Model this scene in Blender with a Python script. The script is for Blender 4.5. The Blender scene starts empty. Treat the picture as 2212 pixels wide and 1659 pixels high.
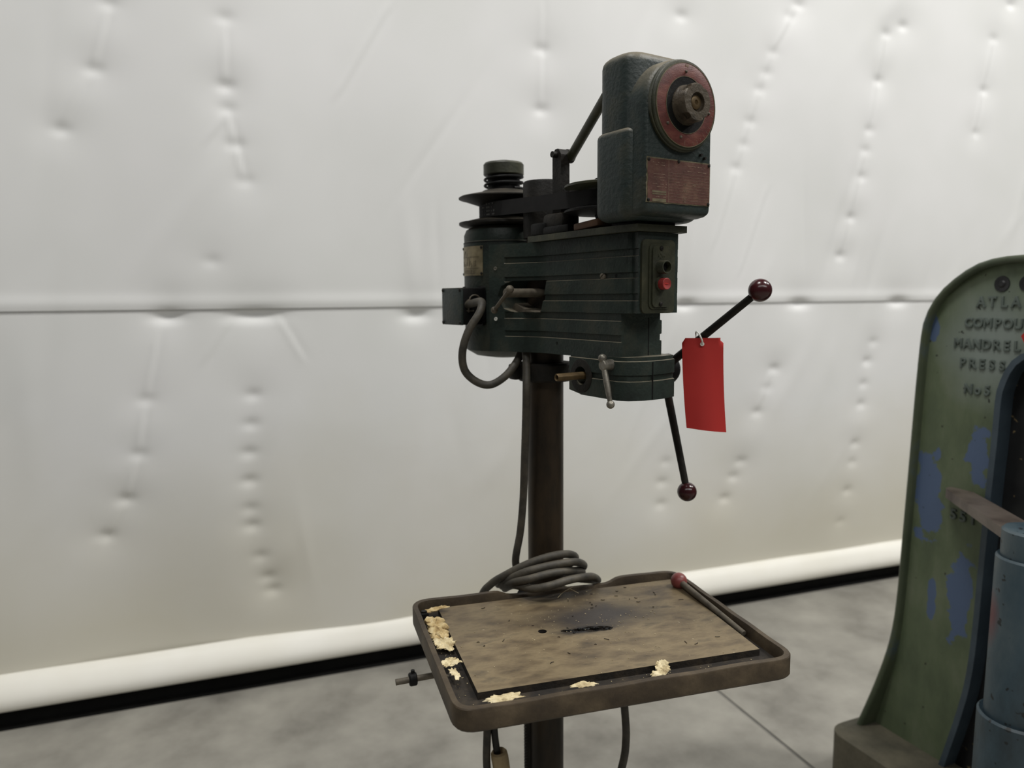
import bpy, bmesh, math, random
import numpy as np
from mathutils import Matrix, Vector, noise as mnoise

S = bpy.context.scene
C = S.collection
R = math.radians
random.seed(7)

# ------------------------------------------------------------------ camera
PITCH, ROLL = R(6.5912), R(0.45)
F_PX = 1640.0
fw = Vector((0, math.cos(PITCH), -math.sin(PITCH)))
rt = Vector((1, 0, 0)); up = rt.cross(fw)
rt2 = rt * math.cos(ROLL) - up * math.sin(ROLL)
up2 = rt * math.sin(ROLL) + up * math.cos(ROLL)
cam_d = bpy.data.cameras.new('camera')
cam = bpy.data.objects.new('camera', cam_d); C.objects.link(cam)
M = Matrix((rt2, up2, -fw)).transposed().to_4x4(); M.translation = (0, 0, 1.5)
cam.matrix_world = M
cam_d.sensor_width = 36.0; cam_d.lens = F_PX / 2212 * 36.0
cam_d.clip_start = 0.05
cam_d.dof.use_dof = True; cam_d.dof.focus_distance = 1.42; cam_d.dof.aperture_fstop = 2.6
S.camera = cam

# ------------------------------------------------------------------ world and lamps
w = bpy.data.worlds.new('hall'); S.world = w; w.use_nodes = True
w.node_tree.nodes['Background'].inputs[0].default_value = (0.93, 0.96, 1.0, 1)
w.node_tree.nodes['Background'].inputs[1].default_value = 0.085

def area(name, loc, size, power, col=(1, 0.97, 0.92), aim=None):
    d = bpy.data.lights.new(name, 'AREA'); d.shape = 'RECTANGLE'; d.size, d.size_y = size
    d.energy = power; d.color = col
    o = bpy.data.objects.new(name, d); C.objects.link(o); o.location = loc
    if aim: o.rotation_euler = (Vector(aim) - Vector(loc)).to_track_quat('-Z', 'Y').to_euler()
    return o
# ceiling fittings of the hall, about six metres up; rear pair added as fill
LC = (1, 0.985, 0.95)
area('ceiling_or_fill_lamp', (-0.5, 0.95, 5.8), (1.2, 0.5), 170, LC)
area('ceiling_or_fill_lamp', (3.4, 1.5, 5.8), (1.2, 0.5), 290, LC)
area('ceiling_or_fill_lamp', (5.8, 2.9, 5.8), (1.2, 0.5), 230, LC)
area('ceiling_or_fill_lamp', (-0.8, -3.2, 5.8), (4.8, 0.5), 190, LC)  # added fill behind the camera, brightens camera-facing surfaces
area('ceiling_or_fill_lamp', (4.2, -3.2, 5.8), (4.8, 0.5), 310, LC)  # second added fill strip behind the camera

S.view_settings.view_transform = 'Standard'; S.view_settings.look = 'None'
S.view_settings.gamma = 1.0; S.view_settings.use_curve_mapping = False
S.view_settings.exposure = -0.75

# ------------------------------------------------------------------ materials
def srgb(r, g, b):
    f = lambda c: (c / 255 / 12.92) if c / 255 <= 0.04045 else ((c / 255 + 0.055) / 1.055) ** 2.4
    return (f(r), f(g), f(b), 1)
MATS = {}
def mat(name, cols, scale=8, detail=6, rough=0.6, metal=0.0, bump=0.0, bscale=60, stretch=(1, 1, 1),
        pos=None, dust=None, spec=0.5, extra=None, rvar=0.0):
    """noise -> ramp -> base colour; second noise -> bump; optional dust on upward faces with noisy edge"""
    m = bpy.data.materials.new(name); m.use_nodes = True
    nt = m.node_tree; b = nt.nodes['Principled BSDF']
    tc = nt.nodes.new('ShaderNodeTexCoord'); mp = nt.nodes.new('ShaderNodeMapping')
    mp.inputs['Scale'].default_value = stretch
    nt.links.new(tc.outputs['Object'], mp.inputs['Vector'])
    n = nt.nodes.new('ShaderNodeTexNoise'); n.inputs['Scale'].default_value = scale; n.inputs['Detail'].default_value = detail
    n.inputs['Roughness'].default_value = 0.62
    nt.links.new(mp.outputs[0], n.inputs['Vector'])
    cr = nt.nodes.new('ShaderNodeValToRGB'); e = cr.color_ramp.elements
    k = len(cols)
    ps = pos or ([0.3 + 0.4 * i / max(1, k - 1) for i in range(k)])
    while len(e) < k: e.new(0.5)
    for i in range(k):
        e[i].position = ps[i]; e[i].color = cols[i]
    nt.links.new(n.outputs['Fac'], cr.inputs[0])
    out = cr.outputs[0]
    if dust:
        dc, amt, lo, hi = dust
        g = nt.nodes.new('ShaderNodeNewGeometry'); sx = nt.nodes.new('ShaderNodeSeparateXYZ')
        nt.links.new(g.outputs['Normal'], sx.inputs[0])
        n3 = nt.nodes.new('ShaderNodeTexNoise'); n3.inputs['Scale'].default_value = 30; n3.inputs['Detail'].default_value = 5
        nt.links.new(tc.outputs['Object'], n3.inputs['Vector'])
        ad = nt.nodes.new('ShaderNodeMath'); ad.operation = 'MULTIPLY_ADD'; ad.inputs[1].default_value = 0.7; 
        nt.links.new(n3.outputs['Fac'], ad.inputs[0]); nt.links.new(sx.outputs['Z'], ad.inputs[2])
        mr = nt.nodes.new('ShaderNodeMapRange'); mr.inputs[1].default_value = lo; mr.inputs[2].default_value = hi
        mr.inputs[3].default_value = 0; mr.inputs[4].default_value = amt
        nt.links.new(ad.outputs[0], mr.inputs[0])
        mx = nt.nodes.new('ShaderNodeMix'); mx.data_type = 'RGBA'; mx.inputs[7].default_value = dc
        nt.links.new(mr.outputs[0], mx.inputs[0]); nt.links.new(out, mx.inputs[6]); out = mx.outputs[2]
    if extra: out = extra(nt, tc, out)
    nt.links.new(out, b.inputs['Base Color'])
    b.inputs['Roughness'].default_value = rough; b.inputs['Metallic'].default_value = metal
    b.inputs['Specular IOR Level'].default_value = spec
    if rvar:
        rr = nt.nodes.new('ShaderNodeMapRange'); rr.inputs[3].default_value = rough - rvar; rr.inputs[4].default_value = rough + rvar
        nt.links.new(n.outputs['Fac'], rr.inputs[0]); nt.links.new(rr.outputs[0], b.inputs['Roughness'])
    if bump:
        n2 = nt.nodes.new('ShaderNodeTexNoise'); n2.inputs['Scale'].default_value = bscale; n2.inputs['Detail'].default_value = 4
        nt.links.new(mp.outputs[0], n2.inputs['Vector'])
        bp = nt.nodes.new('ShaderNodeBump'); bp.inputs['Strength'].default_value = bump; bp.inputs['Distance'].default_value = 0.004
        nt.links.new(n2.outputs['Fac'], bp.inputs['Height']); nt.links.new(bp.outputs[0], b.inputs['Normal'])
    MATS[name] = m
    return m

def blob(center, radii, col, lo, hi, nscale=12, namt=0.6):
    """a stain with its own shape in object space"""
    def f(nt, tc, out):
        mp = nt.nodes.new('ShaderNodeMapping'); mp.vector_type = 'POINT'
        mp.inputs['Location'].default_value = [-c / r for c, r in zip(center, radii)]
        mp.inputs['Scale'].default_value = [1 / r for r in radii]
        nt.links.new(tc.outputs['Object'], mp.inputs[0])
        ln = nt.nodes.new('ShaderNodeVectorMath'); ln.operation = 'LENGTH'; nt.links.new(mp.outputs[0], ln.inputs[0])
        n = nt.nodes.new('ShaderNodeTexNoise'); n.inputs['Scale'].default_value = nscale; n.inputs['Detail'].default_value = 6
        nt.links.new(tc.outputs['Object'], n.inputs['Vector'])
        a = nt.nodes.new('ShaderNodeMath'); a.operation = 'MULTIPLY_ADD'; a.inputs[1].default_value = namt
        nt.links.new(n.outputs['Fac'], a.inputs[0]); nt.links.new(ln.outputs['Value'], a.inputs[2])
        mr = nt.nodes.new('ShaderNodeMapRange'); mr.inputs[1].default_value = hi; mr.inputs[2].default_value = lo
        nt.links.new(a.outputs[0], mr.inputs[0])
        mx = nt.nodes.new('ShaderNodeMix'); mx.data_type = 'RGBA'; mx.inputs[7].default_value = col
        nt.links.new(mr.outputs[0], mx.inputs[0]); nt.links.new(out, mx.inputs[6])
        return mx.outputs[2]
    return f
def chain(*fs):
    def f(nt, tc, out):
        for g in fs: out = g(nt, tc, out)
        return out
    return f
def specks(scale, col, thr):
    def f(nt, tc, out):
        n = nt.nodes.new('ShaderNodeTexNoise'); n.inputs['Scale'].default_value = scale; n.inputs['Detail'].default_value = 2
        nt.links.new(tc.outputs['Object'], n.inputs['Vector'])
        mr = nt.nodes.new('ShaderNodeMapRange'); mr.inputs[1].default_value = thr; mr.inputs[2].default_value = thr + 0.03
        nt.links.new(n.outputs['Fac'], mr.inputs[0])
        mx = nt.nodes.new('ShaderNodeMix'); mx.data_type = 'RGBA'; mx.inputs[7].default_value = col
        nt.links.new(mr.outputs[0], mx.inputs[0]); nt.links.new(out, mx.inputs[6])
        return mx.outputs[2]
    return f

DUST = srgb(112, 104, 88)
def low_dirt(z_lo, z_hi, col, amt):
    """splash dirt that climbs the cloth from the floor with a ragged edge"""
    def f(nt, tc, out):
        sx = nt.nodes.new('ShaderNodeSeparateXYZ'); nt.links.new(tc.outputs['Object'], sx.inputs[0])
        n = nt.nodes.new('ShaderNodeTexNoise'); n.inputs['Scale'].default_value = 1.3; n.inputs['Detail'].default_value = 5
        nt.links.new(tc.outputs['Object'], n.inputs['Vector'])
        a = nt.nodes.new('ShaderNodeMath'); a.operation = 'MULTIPLY_ADD'; a.inputs[1].default_value = 0.9
        nt.links.new(n.outputs['Fac'], a.inputs[0]); nt.links.new(sx.outputs['Z'], a.inputs[2])
        mr = nt.nodes.new('ShaderNodeMapRange'); mr.inputs[1].default_value = z_hi + 0.45; mr.inputs[2].default_value = z_lo + 0.45
        mr.inputs[4].default_value = amt
        nt.links.new(a.outputs[0], mr.inputs[0])
        mx = nt.nodes.new('ShaderNodeMix'); mx.data_type = 'RGBA'; mx.inputs[7].default_value = col
        nt.links.new(mr.outputs[0], mx.inputs[0]); nt.links.new(out, mx.inputs[6])
        return mx.outputs[2]
    return f
mat('curtain', [srgb(222, 223, 221), srgb(232, 232, 232)], 1.1, 3, 0.55, bump=0.02, bscale=40, extra=low_dirt(0.25, 1.05, srgb(206, 201, 183), 0.8))
mat('hem', [srgb(236, 233, 222), srgb(242, 240, 232)], 3, 3, 0.5)
mat('rubber_black', [srgb(8, 8, 8), srgb(18, 18, 17)], 10, 3, 0.75, spec=0.2)
mat('concrete', [srgb(112, 109, 102), srgb(140, 137, 129), srgb(158, 155, 146)], 3.2, 9, 0.62, bump=0.08, bscale=35, rvar=0.1, stretch=(1, 1, 1))
mat('joint_fill', [srgb(96, 95, 90), srgb(116, 114, 108)], 20, 3, 0.9)
mat('green', [srgb(27, 33, 30), srgb(39, 49, 44), srgb(58, 60, 51)], 14, 8, 0.5, spec=0.35, bump=0.25, bscale=160, dust=(srgb(124, 117, 101), 0.8, 0.75, 1.35))
mat('green_box', [srgb(29, 38, 37), srgb(38, 49, 47), srgb(56, 59, 50)], 16, 8, 0.5, bump=0.3, bscale=140, dust=(srgb(128, 119, 100), 0.85, 0.55, 1.25))
mat('dark_iron', [srgb(20, 19, 17), srgb(31, 29, 26), srgb(44, 40, 34)], 22, 7, 0.6, spec=0.25, bump=0.25, bscale=150, dust=(DUST, 0.3, 1.0, 1.6))
mat('black_iron', [srgb(10, 10, 10), srgb(19, 19, 18)], 20, 5, 0.55, spec=0.22, bump=0.15, bscale=140)
mat('column_steel', [srgb(30, 27, 23), srgb(44, 38, 31), srgb(62, 51, 38), srgb(48, 43, 37)], 9, 8, 0.45, metal=0.45, bump=0.05, bscale=120, stretch=(1, 1, 0.4))
mat('olive', [srgb(36, 38, 28), srgb(51, 53, 38), srgb(68, 67, 48)], 18, 6, 0.5, bump=0.15, bscale=150, dust=(DUST, 0.4, 0.9, 1.5))
mat('brass', [srgb(70, 56, 36), srgb(112, 92, 60)], 30, 5, 0.45, metal=0.5)
mat('steel', [srgb(88, 84, 76), srgb(130, 126, 116), srgb(158, 153, 142)], 40, 6, 0.42, metal=0.6, bump=0.1, bscale=200)
mat('dusty_steel', [srgb(78, 72, 62), srgb(116, 108, 94)], 40, 6, 0.6, metal=0.25, bump=0.1, bscale=200)
mat('knob', [srgb(48, 42, 34), srgb(80, 71, 58), srgb(98, 88, 74)], 30, 7, 0.5, metal=0.25, bump=0.3, bscale=160)
mat('red_ring', [srgb(72, 36, 31), srgb(98, 48, 42), srgb(122, 74, 62)], 26, 8, 0.5, bump=0.1, bscale=200, stretch=(1, 1, 2.5))
mat('red_plate', [srgb(68, 44, 37), srgb(88, 55, 47), srgb(112, 84, 68)], 22, 8, 0.5, bump=0.15, bscale=160)
mat('plate_edge', [srgb(96, 90, 70), srgb(140, 130, 104)], 60, 6, 0.5, metal=0.4)
mat('plate_print', [srgb(112, 90, 76), srgb(150, 126, 106)], 80, 5, 0.6)
mat('tin', [srgb(98, 90, 70), srgb(138, 127, 100), srgb(164, 152, 122)], 30, 7, 0.45, metal=0.5, bump=0.1, bscale=200)
mat('tin_print', [srgb(54, 46, 34), srgb(78, 68, 50)], 80, 5, 0.6)
mat('red_button', [srgb(128, 38, 38), srgb(158, 58, 55)], 60, 5, 0.45)
mat('maroon_ball', [srgb(46, 18, 20), srgb(68, 26, 30)], 12, 5, 0.22, rvar=0.06)
mat('faded_ball', [srgb(120, 58, 56), srgb(146, 80, 74)], 16, 5, 0.38)
mat('cable', [srgb(44, 42, 37), srgb(66, 62, 54), srgb(84, 78, 66)], 26, 6, 0.6, bump=0.2, bscale=120, dust=(DUST, 0.25, 0.9, 1.6))
mat('cable_dark', [srgb(20, 20, 19), srgb(34, 33, 30)], 26, 6, 0.6, bump=0.15, bscale=120)
mat('belt', [srgb(30, 29, 30), srgb(40, 39, 39)], 18, 5, 0.7, spec=0.2, bump=0.05, bscale=100)
mat('belt_print', [srgb(84, 82, 78), srgb(112, 110, 104)], 60, 5, 0.7)
mat('leather', [srgb(74, 54, 38), srgb(104, 76, 54)], 26, 6, 0.7)
mat('plug', [srgb(150, 128, 92), srgb(186, 166, 128)], 20, 5, 0.6)
mat('tag_red', [srgb(168, 32, 27), srgb(182, 38, 32)], 4, 3, 0.65)
mat('tie_white', [srgb(214, 214, 206), srgb(230, 230, 222)], 10, 2, 0.4)
mat('table_iron', [srgb(46, 37, 27), srgb(68, 57, 42), srgb(94, 81, 62)], 12, 9, 0.55, metal=0.15, bump=0.15, bscale=140)
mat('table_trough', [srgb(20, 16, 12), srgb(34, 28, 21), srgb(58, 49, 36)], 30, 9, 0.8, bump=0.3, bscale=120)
mat('table_top', [srgb(66, 56, 43), srgb(102, 88, 66), srgb(126, 111, 84), srgb(86, 76, 60)], 11, 10, 0.5, metal=0.1, bump=0.08, bscale=160, rvar=0.1, stretch=(1, 2.2, 1),
    extra=chain(blob((0.04, 0.06, 0.0), (0.16, 0.085, 1), srgb(52, 46, 42), 0.65, 1.45, 14, 0.7),
                blob((0.0, 0.006, 0.0), (0.075, 0.02, 1), srgb(20, 17, 18), 0.8, 1.35, 40, 0.7),
                blob((0.02, 0.19, 0.0), (0.13, 0.05, 1), srgb(48, 42, 34), 0.7, 1.5, 14, 0.7),
                specks(95, srgb(170, 158, 130), 0.735)))
mat('sawdust', [srgb(150, 120, 76), srgb(206, 182, 132), srgb(232, 214, 170)], 60, 8, 0.9, bump=0.6, bscale=160)
mat('chip', [srgb(150, 132, 96), srgb(206, 190, 150), srgb(232, 220, 186)], 50, 6, 0.8, bump=0.3, bscale=160)
mat('swarf', [srgb(34, 28, 24), srgb(70, 60, 48)], 80, 4, 0.5, metal=0.4)
mat('fleck', [srgb(128, 114, 86), srgb(190, 176, 142)], 80, 4, 0.7)
GREEN = srgb(92, 104, 78); BLUE = srgb(80, 98, 128)
mat('press_paint', [srgb(76, 88, 66), GREEN, srgb(110, 118, 96)], 7, 7, 0.55, bump=0.14, bscale=90, stretch=(1.5, 1, 0.6),
    extra=chain(blob((0.33, 0, 1.36), (0.16, 1, 0.17), srgb(128, 138, 132), 0.6, 1.5, 10, 0.6),
                blob((0.165, 0, 0.92), (0.055, 1, 0.15), BLUE, 1.86, 1.93, 17, 2.2),
                blob((0.305, 0, 1.06), (0.040, 1, 0.10), BLUE, 1.86, 1.93, 17, 2.2),
                blob((0.275, 0, 0.66), (0.045, 1, 0.16), BLUE, 1.86, 1.93, 17, 2.2),
                blob((0.19, 0, 0.62), (0.016, 1, 0.08), BLUE, 1.86, 1.93, 17, 2.2),
                blob((0.15, 0, 1.40), (0.02, 1, 0.05), BLUE, 1.86, 1.93, 17, 2.2),
                specks(45, srgb(36, 38, 32), 0.70)))
mat('press_rim', [srgb(58, 68, 50), srgb(72, 80, 60), srgb(62, 78, 92)], 6, 6, 0.5, pos=[0.3, 0.55, 0.72], bump=0.2, bscale=90)
mat('press_letters', [srgb(74, 84, 78), srgb(98, 108, 102)], 20, 5, 0.6, bump=0.1)
mat('press_base', [srgb(62, 60, 50), srgb(86, 82, 68), srgb(104, 98, 82)], 9, 8, 0.75, bump=0.35, bscale=70)
mat('press_inner', [srgb(54, 66, 76), srgb(70, 84, 94)], 10, 6, 0.5, bump=0.2)
mat('press_black', [srgb(16, 17, 19), srgb(30, 31, 33)], 12, 6, 0.5, bump=0.3, bscale=60, extra=specks(50, srgb(112, 98, 70), 0.70))
mat('press_blue', [srgb(46, 58, 64), srgb(60, 78, 88), srgb(78, 92, 98)], 9, 7, 0.5, bump=0.2, bscale=80, stretch=(1, 1, 0.5),
    extra=chain(blob((0.535, -0.28, 0.74), (0.035, 0.06, 0.075), srgb(92, 44, 52), 0.75, 1.4, 14, 0.6), specks(36, srgb(30, 34, 36), 0.66)))
mat('press_bar', [srgb(82, 72, 66), srgb(108, 98, 90), srgb(120, 110, 102)], 12, 6, 0.5, metal=0.2, bump=0.1)

# ------------------------------------------------------------------ mesh helpers
def finish(bm, sharp=35):
    bmesh.ops.remove_doubles(bm, verts=bm.verts, dist=1e-6)
    bmesh.ops.recalc_face_normals(bm, faces=bm.faces)
    for f in bm.faces: f.smooth = True
    lim = R(sharp)
    for e in bm.edges:
        if len(e.link_faces) == 2:
            e.smooth = e.calc_face_angle(0) < lim
def obj(name, bm, m, parent=None, sharp=35):
    finish(bm, sharp)
    me = bpy.data.meshes.new(name); bm.to_mesh(me); bm.free()
    me.materials.append(MATS[m])
    o = bpy.data.objects.new(name, me); C.objects.link(o)
    if parent: o.parent = parent
    return o
def empty(name, loc=(0, 0, 0), rz=0.0, parent=None):
    o = bpy.data.objects.new(name, None); C.objects.link(o)
    o.location = loc; o.rotation_euler = (0, 0, rz); o.empty_display_size = 0.1
    if parent: o.parent = parent
    return o
def tag(o, label, cat=None, group=None, kind=None):
    o['label'] = label
    if cat: o['category'] = cat
    if group: o['group'] = group
    if kind: o['kind'] = kind
    return o
def bev(bm, off, seg=2, ang=30):
    es = [e for e in bm.edges if len(e.link_faces) == 2 and e.calc_face_angle(0) > R(ang)]
    bmesh.ops.bevel(bm, geom=es, offset=off, segments=seg, profile=0.5, affect='EDGES', clamp_overlap=True)
def fillet(pts, r, n=5):
    """round the corners of a closed 2D polygon; r may be a list"""
    out = []; k = len(pts)
    for i in range(k):
        p = Vector(pts[i]); a = Vector(pts[i - 1]); b = Vector(pts[(i + 1) % k])
        ri = r[i] if isinstance(r, (list, tuple)) else r
        if ri <= 0: out.append(tuple(p)); continue
        d1 = (a - p); d2 = (b - p); l1, l2 = d1.length, d2.length; d1.normalize(); d2.normalize()
        ang = d1.angle(d2); t = min(ri / math.tan(ang / 2), l1 * 0.49, l2 * 0.49)
        p1, p2 = p + d1 * t, p + d2 * t
        for j in range(n + 1):
            s = j / n
            out.append(tuple((p1 * (1 - s) ** 2 + p * 2 * s * (1 - s) + p2 * s * s)))
    return out
def prism(bm, poly, a0, a1, f, scale_top=None):
    """extrude poly between a0 and a1; f(p,a)->3D"""
    v0 = [bm.verts.new(f(p, a0)) for p in poly]; v1 = [bm.verts.new(f(p, a1)) for p in poly]
    n = len(poly)
    bm.faces.new(v0); bm.faces.new(v1[::-1])
    for i in range(n): bm.faces.new((v0[i], v1[i], v1[(i + 1) % n], v0[(i + 1) % n]))
    return v0, v1
def pz(p, a): return (p[0], -p[1], a)          # polygon in (u, v), extruded along z (head frame)
def pv(p, a): return (p[0], -a, p[1])          # polygon in (u, z), extruded along v
def pu(p, a): return (a, -p[0], p[1])          # polygon in (v, z), extruded along u
def xy(p, a): return (p[0], p[1], a)
def frame_of(d):
    d = Vector(d).normalized(); a = Vector((0, 0, 1)) if abs(d.z) < 0.9 else Vector((1, 0, 0))
    x = d.cross(a).normalized(); return x, d.cross(x).normalized(), d
def lathe(bm, prof, o, d, seg=32, close=True):
    """revolve profile [(r, h)] about the axis o + h*d"""
    o = Vector(o); x, y, d = frame_of(d); rings = []
    for r, h in prof:
        if r < 1e-6: rings.append([bm.verts.new(o + d * h)])
        else: rings.append([bm.verts.new(o + d * h + (x * math.cos(t) + y * math.sin(t)) * r) for t in [2 * math.pi * i / seg for i in range(seg)]])
    for a, b in zip(rings, rings[1:]):
        for i in range(seg):
            j = (i + 1) % seg
            if len(a) == 1 and len(b) == 1: continue
            if len(a) == 1: bm.faces.new((a[0], b[i], b[j]))
            elif len(b) == 1: bm.faces.new((a[i], b[0], a[j]))
            else: bm.faces.new((a[i], b[i], b[j], a[j]))
    if close:
        for rg in (rings[0], rings[-1]):
            if len(rg) > 1: bm.faces.new(rg)
def rlathe(bm, prof, o, d, seg=32): lathe(bm, list(prof) + [prof[0]], o, d, seg, close=False)
def cyl(bm, a, b, r, seg=24, r2=None, ch=0.0):
    a, b = Vector(a), Vector(b); L = (b - a).length; r2 = r if r2 is None else r2
    if ch: prof = [(r - ch, 0), (r, ch), (r2, L - ch), (r2 - ch, L)]
    else: prof = [(r, 0), (r2, L)]
    lathe(bm, prof, a, b - a, seg)
def ball(bm, c, r, seg=28, rings=16):
    lathe(bm, [(r * math.sin(math.pi * i / rings), -r * math.cos(math.pi * i / rings)) for i in range(rings + 1)], c, (0, 0, 1), seg)
def box(bm, c, s, bevel=0.0, seg=2, rot=None):
    vs = bmesh.ops.create_cube(bm, size=1.0)['verts']
    for v in vs:
        p = Vector((v.co.x * s[0], v.co.y * s[1], v.co.z * s[2]))
        if rot: p = rot @ p
        v.co = p + Vector(c)
    if bevel:
        es = list({e for v in vs for e in v.link_edges})
        bmesh.ops.bevel(bm, geom=es, offset=bevel, segments=seg, profile=0.5, affect='EDGES', clamp_overlap=True)
def spline(pts, n=10):
    P = [Vector(p) for p in pts]; P = [P[0] * 2 - P[1]] + P + [P[-1] * 2 - P[-2]]; out = []
    for i in range(1, len(P) - 2):
        for j in range(n):
            t = j / n; a, b, c, d = P[i - 1:i + 3]
            out.append(0.5 * ((2 * b) + (c - a) * t + (2 * a - 5 * b + 4 * c - d) * t * t + (3 * b - a - 3 * c + d) * t ** 3))
    out.append(P[-2]); return out
def tube(bm, pts, r, seg=12, n=10, smooth=True):
    P = spline(pts, n) if smooth else [Vector(p) for p in pts]
    x = None; rings = []
    for i, p in enumerate(P):
        d = (P[min(i + 1, len(P) - 1)] - P[max(i - 1, 0)]).normalized()
        if x is None: x = frame_of(d)[0]
        x = (x - d * x.dot(d)).normalized(); y = d.cross(x)
        rr = r(i / (len(P) - 1)) if callable(r) else r
        rings.append([bm.verts.new(p + (x * math.cos(t) + y * math.sin(t)) * rr) for t in [2 * math.pi * k / seg for k in range(seg)]])
    for a, b in zip(rings, rings[1:]):
        for i in range(seg): bm.faces.new((a[i], b[i], b[(i + 1) % seg], a[(i + 1) % seg]))
    bm.faces.new(rings[0]); bm.faces.new(rings[-1])
def NB(): return bmesh.new()
def cut(o, cutter_bm):
    """subtract a cutter from an object's mesh"""
    finish(cutter_bm)
    me = bpy.data.meshes.new('cutter'); cutter_bm.to_mesh(me); cutter_bm.free()
    co = bpy.data.objects.new('cutter', me); C.objects.link(co); co.matrix_world = o.matrix_world
    bpy.context.view_layer.update(); co.matrix_world = o.matrix_world
    md = o.modifiers.new('b', 'BOOLEAN'); md.operation = 'DIFFERENCE'; md.object = co; md.solver = 'EXACT'
    bpy.context.view_layer.update()
    ev = o.evaluated_get(bpy.context.evaluated_depsgraph_get())
    nm = bpy.data.meshes.new_from_object(ev)
    o.modifiers.clear(); old = o.data; nm.name = old.name; o.data = nm
    bpy.data.objects.remove(co); bpy.data.meshes.remove(me); bpy.data.meshes.remove(old)
    bm = NB(); bm.from_mesh(o.data); finish(bm); bm.to_mesh(o.data); bm.free()
def text_mesh(txt, size, extrude, bevel=0.0, align='LEFT', spacing=1.0):
    cu = bpy.data.curves.new('t', 'FONT'); cu.body = txt; cu.size = size; cu.extrude = extrude; cu.bevel_depth = bevel
    cu.align_x = align; cu.space_character = spacing; cu.resolution_u = 3
    to = bpy.data.objects.new('t', cu); C.objects.link(to)
    bpy.context.view_layer.update()
    me = bpy.data.meshes.new_from_object(to.evaluated_get(bpy.context.evaluated_depsgraph_get()))
    bpy.data.objects.remove(to); bpy.data.curves.remove(cu)
    return me
def text_into(bm, txt, size, extrude, f, bevel=0.0, align='LEFT', spacing=1.0):
    me = text_mesh(txt, size, extrude, bevel, align, spacing)
    b2 = NB(); b2.from_mesh(me); bpy.data.meshes.remove(me)
    mp = {v: bm.verts.new(f(v.co)) for v in b2.verts}
    for fc in b2.faces:
        try: bm.faces.new([mp[v] for v in fc.verts])
        except ValueError: pass
    b2.free()

# ------------------------------------------------------------------ floor
W0 = Vector((-1.822, 2.532, 0)); WANG = R(19.859)
wd = Vector((math.cos(WANG), math.sin(WANG), 0)); wn = Vector((wd.y, -wd.x, 0))    # wn points into the hall
floor = empty('floor', tuple(W0), WANG); floor['kind'] = 'structure'; floor['label'] = 'smooth grey concrete floor with a saw-cut joint'
# floor frame: x along the curtain, y away from the hall (behind curtain); joint runs perpendicular to curtain
JX = (Vector((0.785, 2.713, 0)) - W0).dot(wd)
for x0, x1 in ((-6, JX - 0.007), (JX + 0.007, 9)):
    bm = NB(); box(bm, ((x0 + x1) / 2, -4.2, -0.05), (x1 - x0, 11.6, 0.1)); obj('slab', bm, 'concrete', floor)
bm = NB(); box(bm, (JX, -4.2, -0.0535), (0.015, 11.6, 0.1)); obj('joint_filler', bm, 'joint_fill', floor)

# ------------------------------------------------------------------ curtain wall
wall = empty('wall_back', tuple(W0), WANG); wall['kind'] = 'structure'
wall['label'] = 'white tarpaulin curtain wall with dimples, a welded seam and a bulging hem'
DENTS = [(0.496, 2.497), (0.438, 2.278), (0.326, 2.073), (0.864, 2.487), (0.856, 2.255), (0.858, 2.175), (0.879, 2.051), (0.908, 1.924), (0.78, 1.634), (0.535, 1.139), (0.499, 0.941), (0.447, 0.777), (0.373, 0.647), (0.899, 1.139), (0.887, 1.028), (0.875, 0.919), (0.871, 0.81), (0.869, 0.703), (0.873, 0.634), (0.899, 0.511), (0.921, 0.425), (0.94, 0.368), (2.079, 2.504), (2.079, 2.265), (3.362, 2.828), (3.31, 2.77), (3.223, 2.602), (3.193, 2.51), (3.158, 2.434), (3.109, 2.287), (3.077, 2.182), (3.033, 2.075), (3.885, 2.753), (3.85, 2.531), (3.803, 2.293), (3.783, 2.195), (3.767, 2.068), (3.712, 1.871), (3.659, 1.684), (4.714, 2.986), (4.611, 2.806), (4.565, 2.544), (4.522, 2.325), (3.993, 2.801), (3.904, 1.254), (3.87, 1.156), (3.85, 1.041), (3.838, 0.937), (3.807, 0.737), (3.792, 0.64), (3.766, 0.494), (3.73, 0.334), (2.702, 0.728), (2.682, 0.633), (2.676, 0.53), (3.274, 1.144), (3.234, 1.054), (3.185, 0.937), (3.11, 0.701), (3.072, 0.627), (3.028, 0.524), (2.729, 2.703)]
SEAMD = [(0.621, 1.448, 0.05), (0.916, 1.448, 0.09), (1.532, 1.439, 0.05), (3.411, 1.467, 0.06), (4.049, 1.47, 0.06), (2.781, 1.469, 0.05)]
CRE = [((0.498, 2.484), (0.438, 2.278)), ((0.42, 2.258), (0.326, 2.073)), ((0.865, 2.456), (0.856, 2.265)), ((0.858, 2.169), (0.908, 1.924)), ((0.855, 2.153), (0.78, 2.043)), ((0.591, 1.381), (0.538, 1.149)), ((0.531, 1.121), (0.501, 0.953)), ((0.495, 0.928), (0.449, 0.782)), ((0.437, 0.762), (0.352, 0.608)), ((1.463, 2.607), (1.24, 2.232)), ((2.082, 2.693), (2.079, 2.276)), ((3.362, 2.828), (3.223, 2.607)), ((3.223, 2.602), (3.077, 2.182)), ((3.077, 2.182), (2.906, 1.695)), ((3.217, 2.006), (3.051, 1.578)), ((3.885, 2.753), (3.802, 2.306)), ((3.783, 2.195), (3.658, 1.691)), ((4.611, 2.806), (4.502, 2.293)), ((0.837, 1.423), (0.733, 1.255)), ((1.001, 1.438), (1.096, 1.259)), ((3.274, 1.144), (3.185, 0.937))]
rng = np.random.default_rng(5)
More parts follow.
